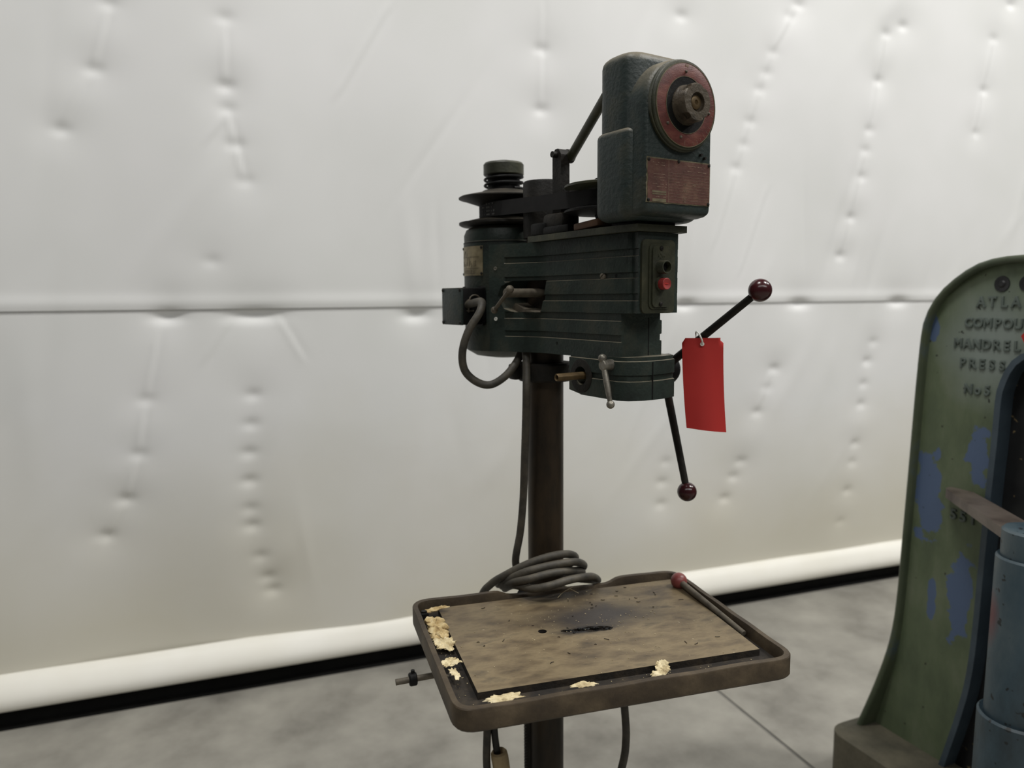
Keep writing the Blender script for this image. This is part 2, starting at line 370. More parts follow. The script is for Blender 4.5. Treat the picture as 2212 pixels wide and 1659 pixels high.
def field(s, z):
    """how far the sheet bulges into the hall"""
    h = np.zeros_like(s)
    # slow billows and slanting drags in the cloth
    for _ in range(26):
        a = rng.uniform(0.3, 1.2); th = rng.uniform(-0.5, 0.9); k = rng.uniform(2.0, 9.0); ph = rng.uniform(0, 6.28)
        h += 0.0125 / k * a * np.sin(k * (s * math.cos(th) + z * math.sin(th)) + ph)
    for (a, b) in DENTS:
        ds, dz = s - a, z - b
        A = rng.uniform(0.45, 0.95)
        h -= A * 0.0095 * np.exp(-(ds / 0.030) ** 2 - (dz / 0.020) ** 2)
        h -= A * 0.009 * np.exp(-(ds / 0.085) ** 2 - (dz / 0.075) ** 2)
    for _ in range(110):   # fine slanting drag lines
        cs, cz = rng.uniform(-0.5, 5.5), rng.uniform(0.4, 3.3); th = rng.uniform(-0.15, 0.75); L = rng.uniform(0.12, 0.4)
        t = (s - cs) * -math.sin(th) + (z - cz) * -math.cos(th); d = (s - cs) * math.cos(th) - (z - cz) * math.sin(th)
        h += rng.uniform(-0.0030, 0.0034) * np.exp(-(t / L) ** 2 - (d / rng.uniform(0.014, 0.05)) ** 2)
    for (p, q) in CRE:
        px, pz_ = p; qx, qz = q; L = math.hypot(qx - px, qz - pz_); tx, tz = (qx - px) / L, (qz - pz_) / L
        t = (s - px) * tx + (z - pz_) * tz; d = (s - px) * -tz + (z - pz_) * tx
        wgt = np.clip(t / 0.06 + 0.3, 0, 1) * np.clip((L - t) / 0.06 + 0.3, 0, 1)
        h += 0.75 * wgt * (0.0032 * np.exp(-((d + 0.006) / 0.010) ** 2) - 0.0026 * np.exp(-((d - 0.010) / 0.011) ** 2))
    for (a, b, wdt) in SEAMD:
        h -= 0.016 * np.exp(-((s - a) / wdt) ** 2 - ((z - b + 0.012) / 0.022) ** 2)
        h -= 0.010 * np.exp(-((s - a) / (wdt * 1.8)) ** 2 - ((z - b) / 0.09) ** 2)
    return h
def sheet(name, s0, s1, z0, z1, ns, nz, off, m):
    global rng
    rng = np.random.default_rng(5)
    s = np.linspace(s0, s1, ns); z = np.linspace(z0, z1, nz)
    SS, ZZ = np.meshgrid(s, z)
    H = field(SS, ZZ) + off(SS, ZZ)
    co = np.stack([SS, -H, ZZ], -1).reshape(-1, 3)
    i = np.arange((nz - 1) * (ns - 1)); r, c = i // (ns - 1), i % (ns - 1)
    a = r * ns + c; quads = np.stack([a, a + 1, a + ns + 1, a + ns], -1)
    me = bpy.data.meshes.new(name)
    me.vertices.add(len(co)); me.vertices.foreach_set('co', co.ravel())
    me.loops.add(quads.size); me.loops.foreach_set('vertex_index', quads.ravel().astype(np.int32))
    me.polygons.add(len(quads)); me.polygons.foreach_set('loop_start', np.arange(0, quads.size, 4, dtype=np.int32))
    me.polygons.foreach_set('loop_total', np.full(len(quads), 4, np.int32))
    me.polygons.foreach_set('use_smooth', np.ones(len(quads), bool))
    me.update(calc_edges=True); me.validate()
    me.materials.append(MATS[m])
    o = bpy.data.objects.new(name, me); C.objects.link(o); o.parent = wall
    return o
SEAM_Z = 1.462
sheet('upper_sheet', -0.9, 6.0, SEAM_Z, 4.2, 620, 250, lambda s, z: 0.004 + 0.005 * np.exp(-((z - SEAM_Z - 0.022) / 0.026) ** 2), 'curtain')
sheet('lower_sheet', -0.9, 6.0, 0.165, SEAM_Z + 0.02, 620, 124, lambda s, z: 0.001 + 0.0 * z, 'curtain')
# hem: a tube sewn in the bottom edge
bm = NB(); prof = []
NSEG = 220
HEMP = [(q.x, q.y) for q in spline([(0.0, 0.190, 0), (0.012, 0.186, 0), (0.034, 0.170, 0), (0.056, 0.140, 0), (0.066, 0.112, 0), (0.060, 0.084, 0), (0.036, 0.070, 0), (0.0, 0.068, 0)], 4)]; NHP = len(HEMP)
rings = []
for i in range(NSEG + 1):
    s = -0.9 + 6.9 * i / NSEG; wob = 0.004 * math.sin(s * 3.1) + 0.003 * math.sin(s * 7.7 + 1)
    ring = []
    for (py, pz_) in HEMP:
        ring.append(bm.verts.new((s, -(py + wob * min(1, py * 20)), pz_ + wob * 0.4)))
    rings.append(ring)
for a, b in zip(rings, rings[1:]):
    for j in range(NHP): bm.faces.new((a[j], b[j], b[(j + 1) % NHP], a[(j + 1) % NHP]))
obj('hem_tube', bm, 'hem', wall)
bm = NB(); box(bm, (2.55, 0.012, 0.045), (6.9, 0.03, 0.09)); obj('rubber_skirt', bm, 'rubber_black', wall)
bm = NB(); box(bm, (2.55, -0.012, 0.004), (6.9, 0.05, 0.008), 0.003); obj('rubber_lip', bm, 'rubber_black', wall)

# ================================================================== DRILL PRESS
COL = Vector((0.0765, 1.73, 0)); HA = R(-57)
dp = empty('drill_press', tuple(COL), HA)
tag(dp, 'old dark green pillar drill with dial gearbox, belt pulleys and brown tray table', 'drill press')
DPI = (Matrix.Translation(COL) @ Matrix.Rotation(HA, 4, 'Z')).inverted()
def W2D(p): return DPI @ Vector(p)
def part(name, m, fn, parent=dp, label=None, sharp=35):
    bm = NB(); fn(bm); o = obj(name, bm, m, parent, sharp)
    if label: o['label'] = label
    return o
H3 = lambda u_, v_, z_: Vector((u_, -v_, z_))

# base plate and column
def f(bm):
    prism(bm, fillet([(-0.2, -0.2), (0.42, -0.2), (0.42, 0.2), (-0.2, 0.2)], 0.05), 0, 0.045, pz); bev(bm, 0.006)
    lathe(bm, [(0.1, 0.045), (0.085, 0.06), (0.07, 0.13), (0.062, 0.14)], (0, 0, 0), (0, 0, 1), 40)
part('base', 'green', f)
col = part('column', 'column_steel', lambda bm: cyl(bm, (0, 0, 0.1), (0, 0, 1.68), 0.0415, 56))
def f(bm):   # toothed rack on the rear left of the column, below the table
    d = W2D(COL + Vector((-1, -0.1, 0))).normalized(); d.z = 0
    t = Vector((-d.y, d.x, 0)); pts = [(0.036, 0.2)]; z = 0.2
    while z < 0.79:
        pts += [(0.0475, z), (0.0475, z + 0.0022), (0.0535, z + 0.0036), (0.0535, z + 0.0058), (0.0475, z + 0.0074)]; z += 0.0078
    pts += [(0.036, z)]
    prism(bm, pts, -0.011, 0.011, lambda p, a: d * p[0] + t * a + Vector((0, 0, p[1])))
part('rack', 'dark_iron', f, col)
part('collar', 'dark_iron', lambda bm: (rlathe(bm, [(0.0425, 1.309), (0.060, 1.309), (0.063, 1.313), (0.063, 1.346), (0.060, 1.350), (0.0425, 1.350)], (0, 0, 0), (0, 0, 1), 44),
     box(bm, W2D(COL + Vector((-0.066, -0.01, 1.33))), (0.03, 0.03, 0.036), 0.006)))

# ---- head casting
LEV = [1.377, 1.4118, 1.4246, 1.4516, 1.466, 1.490, 1.503, 1.5317, 1.542, 1.572, 1.585, 1.615]
def plan(z0, z1, inset):
    upper = z0 >= 1.4655
    i = inset
    vk = 0.055 - i
    if upper:
        front = [(0.334, vk), (0.3385, vk - 0.001), (0.3425, 0.0475 - i * 0.6), (0.348, 0.047 - i * 0.6), (0.3615, 0.0505 - i * 0.6), (0.3625, 0.049)]
    else:
        front = [(0.310, vk), (0.3165, vk), (0.3185, vk - 0.003), (0.3187, vk - 0.012), (0.3189, vk - 0.03), (0.319, vk - 0.04)]
    rear_u = -0.063 if z0 > 1.59 else -0.055
    rv = 0.118 if z0 > 1.59 else 0.1145
    # the grooves stop short of the rear end
    half = [(rear_u, rv), (-0.020, 0.0965 if z0 <= 1.59 else 0.0975)]
    half += [(-0.019, 0.0965 - i)] + [(0.030, 0.0725 - i), (0.055, 0.0605 - i), (0.0676, 0.0565 - i), (0.085, vk)] + front
    return half + [(a, -b) for a, b in reversed(half)]
def loft(bm, rings):
    rows = [[bm.verts.new(p) for p in r] for r in rings]; n = len(rows[0])
    for r1, r2 in zip(rows, rows[1:]):
        for i in range(n): bm.faces.new((r1[i], r2[i], r2[(i + 1) % n], r1[(i + 1) % n]))
    bm.faces.new(rows[0]); bm.faces.new(rows[-1])
def head(bm):
    rings = []
    for k, (z0, z1) in enumerate(zip(LEV, LEV[1:])):
        P = plan(z0, z1, 0.0045 if k % 2 == 1 else 0.0)
        e = 0.0006
        rings += [[pz(p, z0 + e) for p in P], [pz(p, z1 - e) for p in P]]
    loft(bm, rings)
head_o = part('head_casting', 'green', head)
# pocket for the clamp bolt
cb = NB(); prism(cb, fillet([(0.083, 1.534), (0.064, 1.466), (0.0, 1.465), (-0.022, 1.473), (-0.036, 1.50), (-0.028, 1.522), (-0.004, 1.534)], 0.006, 3), 0.022, 0.2, pv)
cut(head_o, cb)
def f(bm): # dusty ledge inside the pocket
    prism(bm, [(-0.03, 1.4655), (0.065, 1.4655), (0.02, 1.4735), (-0.012, 1.485)], 0.026, 0.074, pv)
part('pocket_ledge', 'dusty_steel', f, head_o)
# lower nose block with the pinion bore
def f(bm):
    def P(i): return [(0.166, 0.058 - i), (0.318, 0.0605 - i), (0.3365 - i, 0.048), (0.349 - i, 0.020), (0.351 - i, 0.0), (0.349 - i, -0.03), (0.338 - i, -0.07), (0.30, -0.078 + i), (0.166, -0.06)]
    rings = []
    for z0, z1, i in ((1.3005, 1.3375, 0), (1.3375, 1.349, 0.004), (1.349, 1.3758, 0), (1.3758, 1.384, 0.004)):
        rings += [[pz(p, z0 + 0.0006) for p in P(i)], [pz(p, z1 - 0.0006) for p in P(i)]]
    loft(bm, rings)
nose_o = part('nose_block', 'green', f, dp)
cb = NB(); box(cb, (0.166, 0, 1.298), (0.075, 0.3, 0.02), 0, rot=Matrix.Rotation(R(9), 3, 'Y')); cut(nose_o, cb)
cb = NB(); cyl(cb, H3(0.207, 0.03, 1.3395), H3(0.207, 0.09, 1.3395), 0.0185, 28); cut(nose_o, cb)
part('split_line', 'black_iron', lambda bm: box(bm, H3(0.3505, 0.0, 1.338), (0.0022, 0.0022, 0.072)), nose_o)
part('split_line', 'black_iron', lambda bm: box(bm, H3(0.318, -0.018, 1.418), (0.0022, 0.0026, 0.078)), head_o)
part('bore_ring', 'dark_iron', lambda bm: rlathe(bm, [(0.019, 0.0), (0.034, 0.0), (0.034, 0.0025), (0.031, 0.004), (0.019, 0.004)], H3(0.207, 0.0575, 1.3395), H3(0, 1, 0), 40), nose_o)
def f(bm):
    lathe(bm, [(0.0042, 0.075), (0.0042, 0.098), (0.0066, 0.1), (0.0078, 0.098), (0.0078, 0.0)], H3(0.212, 0.025, 1.3405), H3(0, 1, 0), 20, close=False)
part('pinion_shaft', 'brass', f, nose_o, 'hollow brass coloured shaft end')
# screws and holes on the side
def slot_screw(parent, c, d, r, m='dusty_steel'):
    bm = NB(); x, y, d = frame_of(d); c = Vector(c)
    lathe(bm, [(r * 0.98, 0), (r, r * 0.25), (r * 0.82, r * 0.55), (r * 0.3, r * 0.72), (0, r * 0.74)], c, d, 16)
    o = obj('screw', bm, m, parent)
    cb = NB()
    q = (x + y * 0.8).normalized(); s = d.cross(q)
    vs = bmesh.ops.create_cube(cb, size=1.0)['verts']
    for v in vs: v.co = c + q * v.co.x * r * 3 + s * v.co.y * r * 0.28 + d * (v.co.z * r * 0.5 + r * 0.72)
    cut(o, cb)
    return o
slot_screw(head_o, H3(0.2651, 0.0505, 1.5368), H3(0, 1, 0), 0.0078)
for (a, b, c) in ((0.3018, 0.0497, 1.5367), (0.1193, 0.0542, 1.4013)):
    part('hole_rim', 'black_iron', lambda bm: rlathe(bm, [(0.0015, 0), (0.0032, 0), (0.0032, 0.0012), (0.0018, 0.0014)], H3(a, b, c), H3(0, 1, 0), 12), head_o)
nrm = H3(-0.045, 0.095, 0).normalized(); rear_n = H3(0.46, 0.89, 0)
for (a, b, c, mm) in ((-0.040, 0.1065, 1.5615, 'steel'), (-0.040, 0.1065, 1.4499, 'tie_white')):
    part('rivet', mm, lambda bm: lathe(bm, [(0.0014, 0.0), (0.0014, 0.0016), (0.004, 0.0018), (0.0046, -0.002)], H3(a, b, c), rear_n, 14), head_o)

# ---- clamp bolt with tee handle
def f(bm): cyl(bm, H3(0.038, 0.015, 1.507), H3(0.038, 0.132, 1.507), 0.0095, 24, ch=0.0015)
clampb = part('clamp_bolt', 'dusty_steel', f)
def f(bm):
    a, b = H3(0.062, 0.135, 1.5145), H3(-0.0085, 0.13, 1.4702)
    cyl(bm, a, b, 0.0042, 14)
    ball(bm, a, 0.0088, 18, 12); ball(bm, b, 0.0078, 18, 12)
part('tee_bar', 'dusty_steel', f, clampb)
# ---- quill lock lever
def f(bm): cyl(bm, H3(0.3, 0.056, 1.3685), H3(0.3, 0.083, 1.3685), 0.0105, 20, ch=0.0015)
ql = part('quill_lock', 'steel', f)
def f(bm):
    a, b = H3(0.296, 0.078, 1.3815), H3(0.3205, 0.078, 1.2955)
    tube(bm, [a, (a + b) / 2, b], lambda t: 0.0042 + 0.0022 * math.sin(math.pi * min(1, max(0, (t - 0.1) / 0.9))) * (1 - 0.3 * t), 12, 8)
    ball(bm, a, 0.0085, 18, 12); ball(bm, b, 0.008, 18, 12)
part('lever_bar', 'steel', f, ql)

# ---- feed hub with three ball handles (far side)
HUBZ = 1.34; HUBU = 0.209
def f(bm):
    lathe(bm, [(0.02, -0.06), (0.02, 0.0), (0.024, 0.003), (0.024, 0.062), (0.030, 0.068), (0.033, 0.076), (0.033, 0.104), (0.028, 0.112), (0.0, 0.114)], H3(HUBU, -0.078, HUBZ), H3(0, -1, 0), 36)
hub = part('feed_hub', 'black_iron', f)
BALLS = [((0.4332, -0.2, 1.5078)), ((0.2529, -0.2, 1.0713))]
th = R(157); BALLS.append((HUBU + 0.27 * math.cos(th), -0.2, HUBZ + 0.27 * math.sin(th)))
for k, (a, b, c) in enumerate(BALLS):
    base = H3(HUBU + (a - HUBU) * 0.07, -0.167, HUBZ + (c - HUBZ) * 0.07); end = H3(a, b, c)
    sp = part('spoke', 'dark_iron', lambda bm: cyl(bm, base, end, 0.0088, 18, r2=0.0075), hub)
    part('ball_knob', 'maroon_ball', lambda bm: ball(bm, end, 0.0225 if k == 0 else 0.0212, 36, 20), hub, 'maroon plastic ball knob')

# ---- top plate (belt table) and what sits on it
def f(bm):
    prism(bm, [(0.028, 0.066), (0.30, 0.07), (0.372, 0.0615), (0.374, -0.0605), (0.30, -0.07), (0.028, -0.066)], 1.6152, 1.628, pz); bev(bm, 0.003)
tp = part('top_plate', 'olive', f)
def f(bm):
    box(bm, H3(0.062, 0.048, 1.641), (0.05, 0.036, 0.026), 0.005)
    box(bm, H3(0.125, 0.04, 1.636), (0.09, 0.05, 0.016), 0.004)
part('slide_block', 'black_iron', f, tp)
def f(bm):
    box(bm, H3(0.225, 0.045, 1.6375), (0.075, 0.04, 0.014), 0.003, rot=Matrix.Rotation(R(-4), 3, 'Y'))
part('leather_pad', 'leather', f, tp, 'brown leather coloured pad')
part('column_sleeve', 'dark_iron', lambda bm: lathe(bm, [(0.040, 1.628), (0.0485, 1.628), (0.0485, 1.748), (0.046, 1.752), (0.040, 1.752), (0.040, 1.735), (0, 1.735)], (0, 0, 0), (0, 0, 1), 44, close=False), dp)

# ---- belt tension post and link rod
def f(bm):
    prism(bm, fillet([(0.092, 1.63), (0.122, 1.63), (0.122, 1.79), (0.113, 1.802), (0.101, 1.802), (0.092, 1.79)], 0.006, 3), 0.024, 0.046, pv); bev(bm, 0.003)
    box(bm, H3(0.107, 0.035, 1.652), (0.07, 0.05, 0.04), 0.01)
post = part('tension_post', 'dark_iron', f)
part('pivot_bolt', 'dark_iron', lambda bm: (cyl(bm, H3(0.107, 0.058, 1.79), H3(0.107, 0.012, 1.79), 0.0065, 16), cyl(bm, H3(0.107, 0.024, 1.79), H3(0.107, 0.004, 1.79), 0.014, 18, ch=0.003)), post)
part('link_rod', 'olive', lambda bm: cyl(bm, H3(0.118, 0.018, 1.786), H3(0.296, 0.074, 1.862), 0.0098, 18, r2=0.0092), dp)

# ---- motor, pulley and spring
MO = H3(-0.17, 0, 0)
def f(bm):
    lathe(bm, [(0.03, 1.352), (0.07, 1.358), (0.094, 1.372), (0.0975, 1.40), (0.0985, 1.627), (0.0985, 1.6285), (0.0972, 1.6295), (0.0975, 1.645), (0.092, 1.658), (0.08, 1.665), (0.03, 1.668), (0.015, 1.668)], MO, (0, 0, 1), 64)
motor = part('motor', 'green', f)
part('joint_band', 'black_iron', lambda bm: rlathe(bm, [(0.095, 1.6258), (0.0992, 1.6258), (0.0992, 1.6275), (0.095, 1.6275)], MO, (0, 0, 1), 64), motor)
def curved_plate(bm, r, a0, a1, z0, z1, th=0.001, n=14):
    P = []
    for k in range(n + 1):
        t = a0 + (a1 - a0) * k / n
        P.append((MO.x + r * math.cos(t), MO.y + r * math.sin(t)))
    Q = [(MO.x + (x - MO.x) * (1 + th / r), MO.y + (y - MO.y) * (1 + th / r)) for x, y in P]
    prism(bm, P + Q[::-1], z0, z1, lambda p, a: (p[0], p[1], a))
AV = R(-90)   # direction +v in the head frame
np0 = part('motor_nameplate', 'tin', lambda bm: curved_plate(bm, 0.0986, AV - R(26), AV + R(27), 1.549, 1.6175), motor, 'worn tin rating plate')
def f(bm):
    for (a0, a1, z) in ((-22, 20, 1.592), (-22, 20, 1.5655), (-22, 12, 1.5535)):
        curved_plate(bm, 0.0994, AV + R(a0), AV + R(a1), z, z + 0.0008, 0.0005, 8)
    for k in range(11):
        a = -20 + 3.4 * k + random.uniform(-1, 1)
        z0 = 1.568 + random.uniform(0, 0.006); curved_plate(bm, 0.0994, AV + R(a), AV + R(a + 0.8), z0, z0 + random.uniform(0.006, 0.02), 0.0005, 2)
    for k in range(7):
        a = -16 + 3.4 * k; curved_plate(bm, 0.0994, AV + R(a), AV + R(a + 0.8), 1.555, 1.563, 0.0005, 2)
part('plate_print', 'tin_print', f, motor)['kind'] = 'stuff'
def f(bm):
    for k in range(10):
        a = -21 + 1.1 * k; z = 1.588 + 0.0019 * k; curved_plate(bm, 0.0994, AV + R(a), AV + R(a + 1.4), z, z + 0.0035 - abs(k - 5) * 0.0004, 0.0005, 2)
part('tear', 'black_iron', f, motor)
for a in (-24, 25):
    for z in (1.5535, 1.6135):
        dd = Vector((math.cos(AV + R(a)), math.sin(AV + R(a)), 0))
        part('rivet', 'dark_iron', lambda bm: lathe(bm, [(0.0032, 0), (0.003, 0.0016), (0, 0.0026)], MO + dd * 0.0995 + Vector((0, 0, z)), dd, 12), motor)
# terminal box
def f(bm):
    box(bm, H3(-0.1665, 0.112, 1.4775), (0.093, 0.066, 0.085), 0.004)
    prism(bm, fillet([(-0.215, 1.432), (-0.118, 1.432), (-0.118, 1.524), (-0.215, 1.524)], 0.008), 0.086, 0.094, pv)
tb = part('terminal_box', 'black_iron', f)
part('lid', 'green_box', lambda bm: box(bm, H3(-0.1665, 0.1475, 1.4775), (0.094, 0.006, 0.086), 0.0015), tb)
for a in (-0.2075, -0.1255):
    for z in (1.440, 1.515): slot_screw(tb, H3(a, 0.150, z), H3(0, 1, 0), 0.0042, 'dark_iron')
def f(bm):   # cable gland clamp on the front of the box
    gx = -0.119
    for dz in (-0.0105, 0.0125): box(bm, H3(gx, 0.128, 1.478 + dz), (0.012, 0.016, 0.003), 0.001)
    cyl(bm, H3(gx + 0.003, 0.133, 1.464), H3(gx + 0.003, 0.133, 1.494), 0.0022, 10)
    arc = [H3(gx + 0.004, 0.125 - 0.014 * math.cos(t) - 0.008, 1.4915 + 0.012 * math.sin(t)) for t in [math.pi * k / 8 for k in range(9)]]
    tube(bm, arc, 0.0018, 8, 3)
part('cable_clamp', 'dusty_steel', f, tb)

def f(bm):   # variable pulley: cap, spring seat, sliding flange, fixed flange
    lathe(bm, [(0.039, 1.735), (0.039, 1.79)], MO, (0, 0, 1), 40)
mp_ = part('motor_pulley', 'black_iron', f)
part('spring_cap', 'olive', lambda bm: lathe(bm, [(0.020, 1.788), (0.047, 1.788), (0.0485, 1.79), (0.0485, 1.813), (0.045, 1.8175), (0.020, 1.8185), (0.019, 1.8225), (0, 1.823)], MO, (0, 0, 1), 48), mp_)
def f(bm):
    pts = [MO + Vector((0.0455 * math.cos(t), 0.0455 * math.sin(t), 1.7555 + 0.0135 * t / (2 * math.pi))) for t in [2 * math.pi * k / 24 for k in range(24 * 2 + 12)]]
    tube(bm, pts, 0.0032, 8, 1, smooth=False)
part('spring', 'black_iron', f, mp_)
part('upper_flange', 'dark_iron', lambda bm: lathe(bm, [(0.040, 1.752), (0.05, 1.752), (0.055, 1.748), (0.105, 1.7375), (0.109, 1.735), (0.109, 1.7325), (0.105, 1.732), (0.058, 1.716), (0.04, 1.714)], MO, (0, 0, 1), 72), mp_)
part('lower_flange', 'dark_iron', lambda bm: lathe(bm, [(0.04, 1.689), (0.058, 1.6875), (0.104, 1.6765), (0.109, 1.676), (0.109, 1.671), (0.104, 1.668), (0.03, 1.666)], MO, (0, 0, 1), 72), mp_)
SP = H3(0.222, 0, 0)
def f(bm):
    lathe(bm, [(0.02, 1.629), (0.03, 1.66), (0.03, 1.73), (0.02, 1.735)], SP, (0, 0, 1), 40)
    lathe(bm, [(0.03, 1.690), (0.05, 1.6785), (0.086, 1.6695), (0.09, 1.668), (0.09, 1.664), (0.03, 1.659)], SP, (0, 0, 1), 72)
sp_o = part('spindle_pulley', 'black_iron', f)
part('upper_flange', 'olive', lambda bm: lathe(bm, [(0.03, 1.726), (0.05, 1.7235), (0.086, 1.718), (0.09, 1.7165), (0.09, 1.7125), (0.086, 1.7115), (0.052, 1.7055), (0.03, 1.704)], SP, (0, 0, 1), 72), sp_o)
# belt around both pulleys: flat band
def belt_loop(r1, r2, off=0.0):
    d = SP - MO; L = d.length; al = math.acos((r1 - r2) / L)
    P = []
    for k in range(25):   # around motor pulley (behind)
        t = al + (2 * math.pi - 2 * al) * k / 24
        P.append(Vector((MO.x + (r1 + off) * math.cos(t), MO.y + (r1 + off) * math.sin(t), 0)))
    for k in range(25):
        t = -al + 2 * al * k / 24
        P.append(Vector((SP.x + (r2 + off) * math.cos(t), SP.y + (r2 + off) * math.sin(t), 0)))
    return P
def f(bm):
    A = belt_loop(0.060, 0.056); B = belt_loop(0.060, 0.056, -0.007); n = len(A)
    def hz(p, w): # belt sits a little lower at the spindle side
        t = (p.x - MO.x) / (SP.x - MO.x); zc = 1.7045 + (1.6895 - 1.7045) * t
        return Vector((p.x, p.y, zc + w))
    rows = [[bm.verts.new(hz(p, 0.0165)) for p in A], [bm.verts.new(hz(p, -0.0165)) for p in A], [bm.verts.new(hz(p, -0.0145)) for p in B], [bm.verts.new(hz(p, 0.0145)) for p in B]]
    for a, b in zip(rows, rows[1:] + rows[:1]):
        for i in range(n): bm.faces.new((a[i], a[(i + 1) % n], b[(i + 1) % n], b[i]))
belt = part('drive_belt', 'belt', f)
def f(bm):   # faded white print on the belt
    A = belt_loop(0.060, 0.056, 0.0006)
    # straight span on the viewer side runs between the last motor point and the first spindle point
    a = A[24]; b = A[25]
    if a.y > 0: a, b = A[0], A[-1]
    d = (b - a).normalized(); nn = Vector((0, -1, 0))
    for cx, wdt in ((0.004, 0.012), (0.024, 0.016), (0.0445, 0.016)):
        for r_ in range(4):
            zc = 1.7045 + 0.0125 - 0.0082 * r_ - (0.015 * cx / 0.44)
            c = a + d * cx + Vector((0, 0, zc))
            for q in range(3):
                if random.random() < 0.3: continue
                x0 = -wdt / 2 + wdt / 3 * q + 0.0006; x1 = x0 + wdt / 3 - 0.0014; hh = random.uniform(0.001, 0.0022)
                vs = [c + d * x + Vector((0, 0, z)) for x, z in ((x0, -hh), (x1, -hh), (x1, hh), (x0, hh))]
                f0 = [bm.verts.new(v) for v in vs]; f1 = [bm.verts.new(v + nn * 0.0005) for v in vs]
                bm.faces.new(f1)
                for i in range(4): bm.faces.new((f0[i], f0[(i + 1) % 4], f1[(i + 1) % 4], f1[i]))
part('belt_print', 'belt_print', f, belt)

# ---- gearbox
def rbody(bm, u0, u1, hw, z0, z1, rr_, rf, rtop, rbot, n=5):
    """box with rounded vertical corners (rear radius rr_, front radius rf) and rounded top and bottom edges"""
    rings = []
    def ring(ins, z):
        return [pz(p, z) for p in fillet([(u0 + ins, -hw + ins), (u1 - ins, -hw + ins), (u1 - ins, hw - ins), (u0 + ins, hw - ins)], [rr_, rf, rf, rr_], 6)]
    for k in range(n + 1):
        t = math.pi / 2 * k / n; rings.append(ring(rbot * (1 - math.sin(t)), z0 + rbot * (1 - math.cos(t))))
    for k in range(n + 1):
        t = math.pi / 2 * k / n; rings.append(ring(rtop * (1 - math.cos(t)), z1 - rtop * (1 - math.sin(t))))
    loft(bm, rings)
def f(bm):
    rbody(bm, 0.285, 0.378, 0.085, 1.70, 1.9275, 0.026, 0.032, 0.020, 0.01)
    rbody(bm, 0.2775, 0.386, 0.0895, 1.634, 1.795, 0.026, 0.030, 0.011, 0.018)
gb = part('gearbox', 'green_box', f, sharp=50)
def stadium(hw, zb, zc, rb, n=28):
    P = [(hw, zc)] + [(hw * math.cos(t), zc + hw * math.sin(t)) for t in [math.pi * k / n for k in range(1, n)]] + [(-hw, zc)]
    bot = fillet([(-hw, zc - 0.05), (-hw, zb), (hw, zb), (hw, zc - 0.05)], [0, rb, rb, 0], 5)
    return P + bot
def f(bm):
    ps = [(0.0818, 0.335, -0.001), (0.0814, 0.385, -0.001), (0.0808, 0.402, 0.001), (0.0792, 0.4095, 0.004), (0.0765, 0.412, 0.008)]
    rings = []
    for hw, uu, dzb in ps: rings.append([bm.verts.new(pu(p, uu)) for p in stadium(hw, 1.641 + dzb, 1.829, 0.012)])
    n = len(rings[0])
    for a, b in zip(rings, rings[1:]):
        for i in range(n): bm.faces.new((a[i], b[i], b[(i + 1) % n], a[(i + 1) % n]))
    bm.faces.new(rings[0]); bm.faces.new(rings[-1])
part('front_panel', 'green_box', f, gb, sharp=40)
part('top_seam', 'dark_iron', lambda bm: box(bm, H3(0.330, -0.01, 1.927), (0.05, 0.09, 0.004), 0.0015), gb)
DC = H3(0.412, 0, 1.829); DU = H3(1, 0, 0)
part('dial_bezel', 'olive', lambda bm: lathe(bm, [(0.0775, 0.0), (0.0785, 0.002), (0.0785, 0.006), (0.0765, 0.0068), (0.0755, 0.0072), (0.0765, 0.009), (0.0755, 0.0115), (0.070, 0.0125), (0.0, 0.0125)], DC, DU, 80), gb)
part('dial_ring', 'red_ring', lambda bm: lathe(bm, [(0.0485, 0.0122), (0.0485, 0.0136), (0.0702, 0.0138), (0.0708, 0.0134), (0.0708, 0.0122)], DC, DU, 80, close=False), gb, 'dark red graduated dial ring')
part('ring_edge', 'plate_edge', lambda bm: (rlathe(bm, [(0.0478, 0.0123), (0.0478, 0.0142), (0.0486, 0.0142), (0.0486, 0.0123)], DC, DU, 80), rlathe(bm, [(0.0703, 0.0123), (0.0703, 0.0141), (0.0712, 0.0141), (0.0712, 0.0123)], DC, DU, 80)), gb)
part('dial_face', 'black_iron', lambda bm: lathe(bm, [(0.0478, 0.0122), (0.0478, 0.0138), (0.030, 0.0132), (0, 0.0132)], DC, DU, 60), gb)
def f(bm):
    lathe(bm, [(0.0345, 0.012), (0.0335, 0.017), (0.032, 0.020), (0.0322, 0.038), (0.0305, 0.0405), (0.0165, 0.0405), (0.0165, 0.034), (0, 0.034)], DC, DU, 48)
kn = part('dial_knob', 'knob', f, gb)
for t in (50, 118, 235, 310):
    cb = NB(); d = H3(0, math.cos(R(t)), math.sin(R(t))) * 0.0385
    cyl(cb, DC + d + DU * 0.030, DC + d + DU * 0.055, 0.0102, 18); cut(kn, cb)
part('knob_screw', 'brass', lambda bm: lathe(bm, [(0.0115, 0.0335), (0.0115, 0.0365), (0.0095, 0.0375), (0.0045, 0.0375), (0.0035, 0.0355), (0, 0.0355)], DC, DU, 28), gb)
for t in (88, 188, 283, 322):
    c = DC + H3(0, math.cos(R(t)), math.sin(R(t))) * 0.0565 + DU * 0.0135
    part('rivet', 'dusty_steel', lambda bm: lathe(bm, [(0.0026, 0), (0.0026, 0.0015), (0.0016, 0.003), (0, 0.0033)], c, DU, 12), gb)
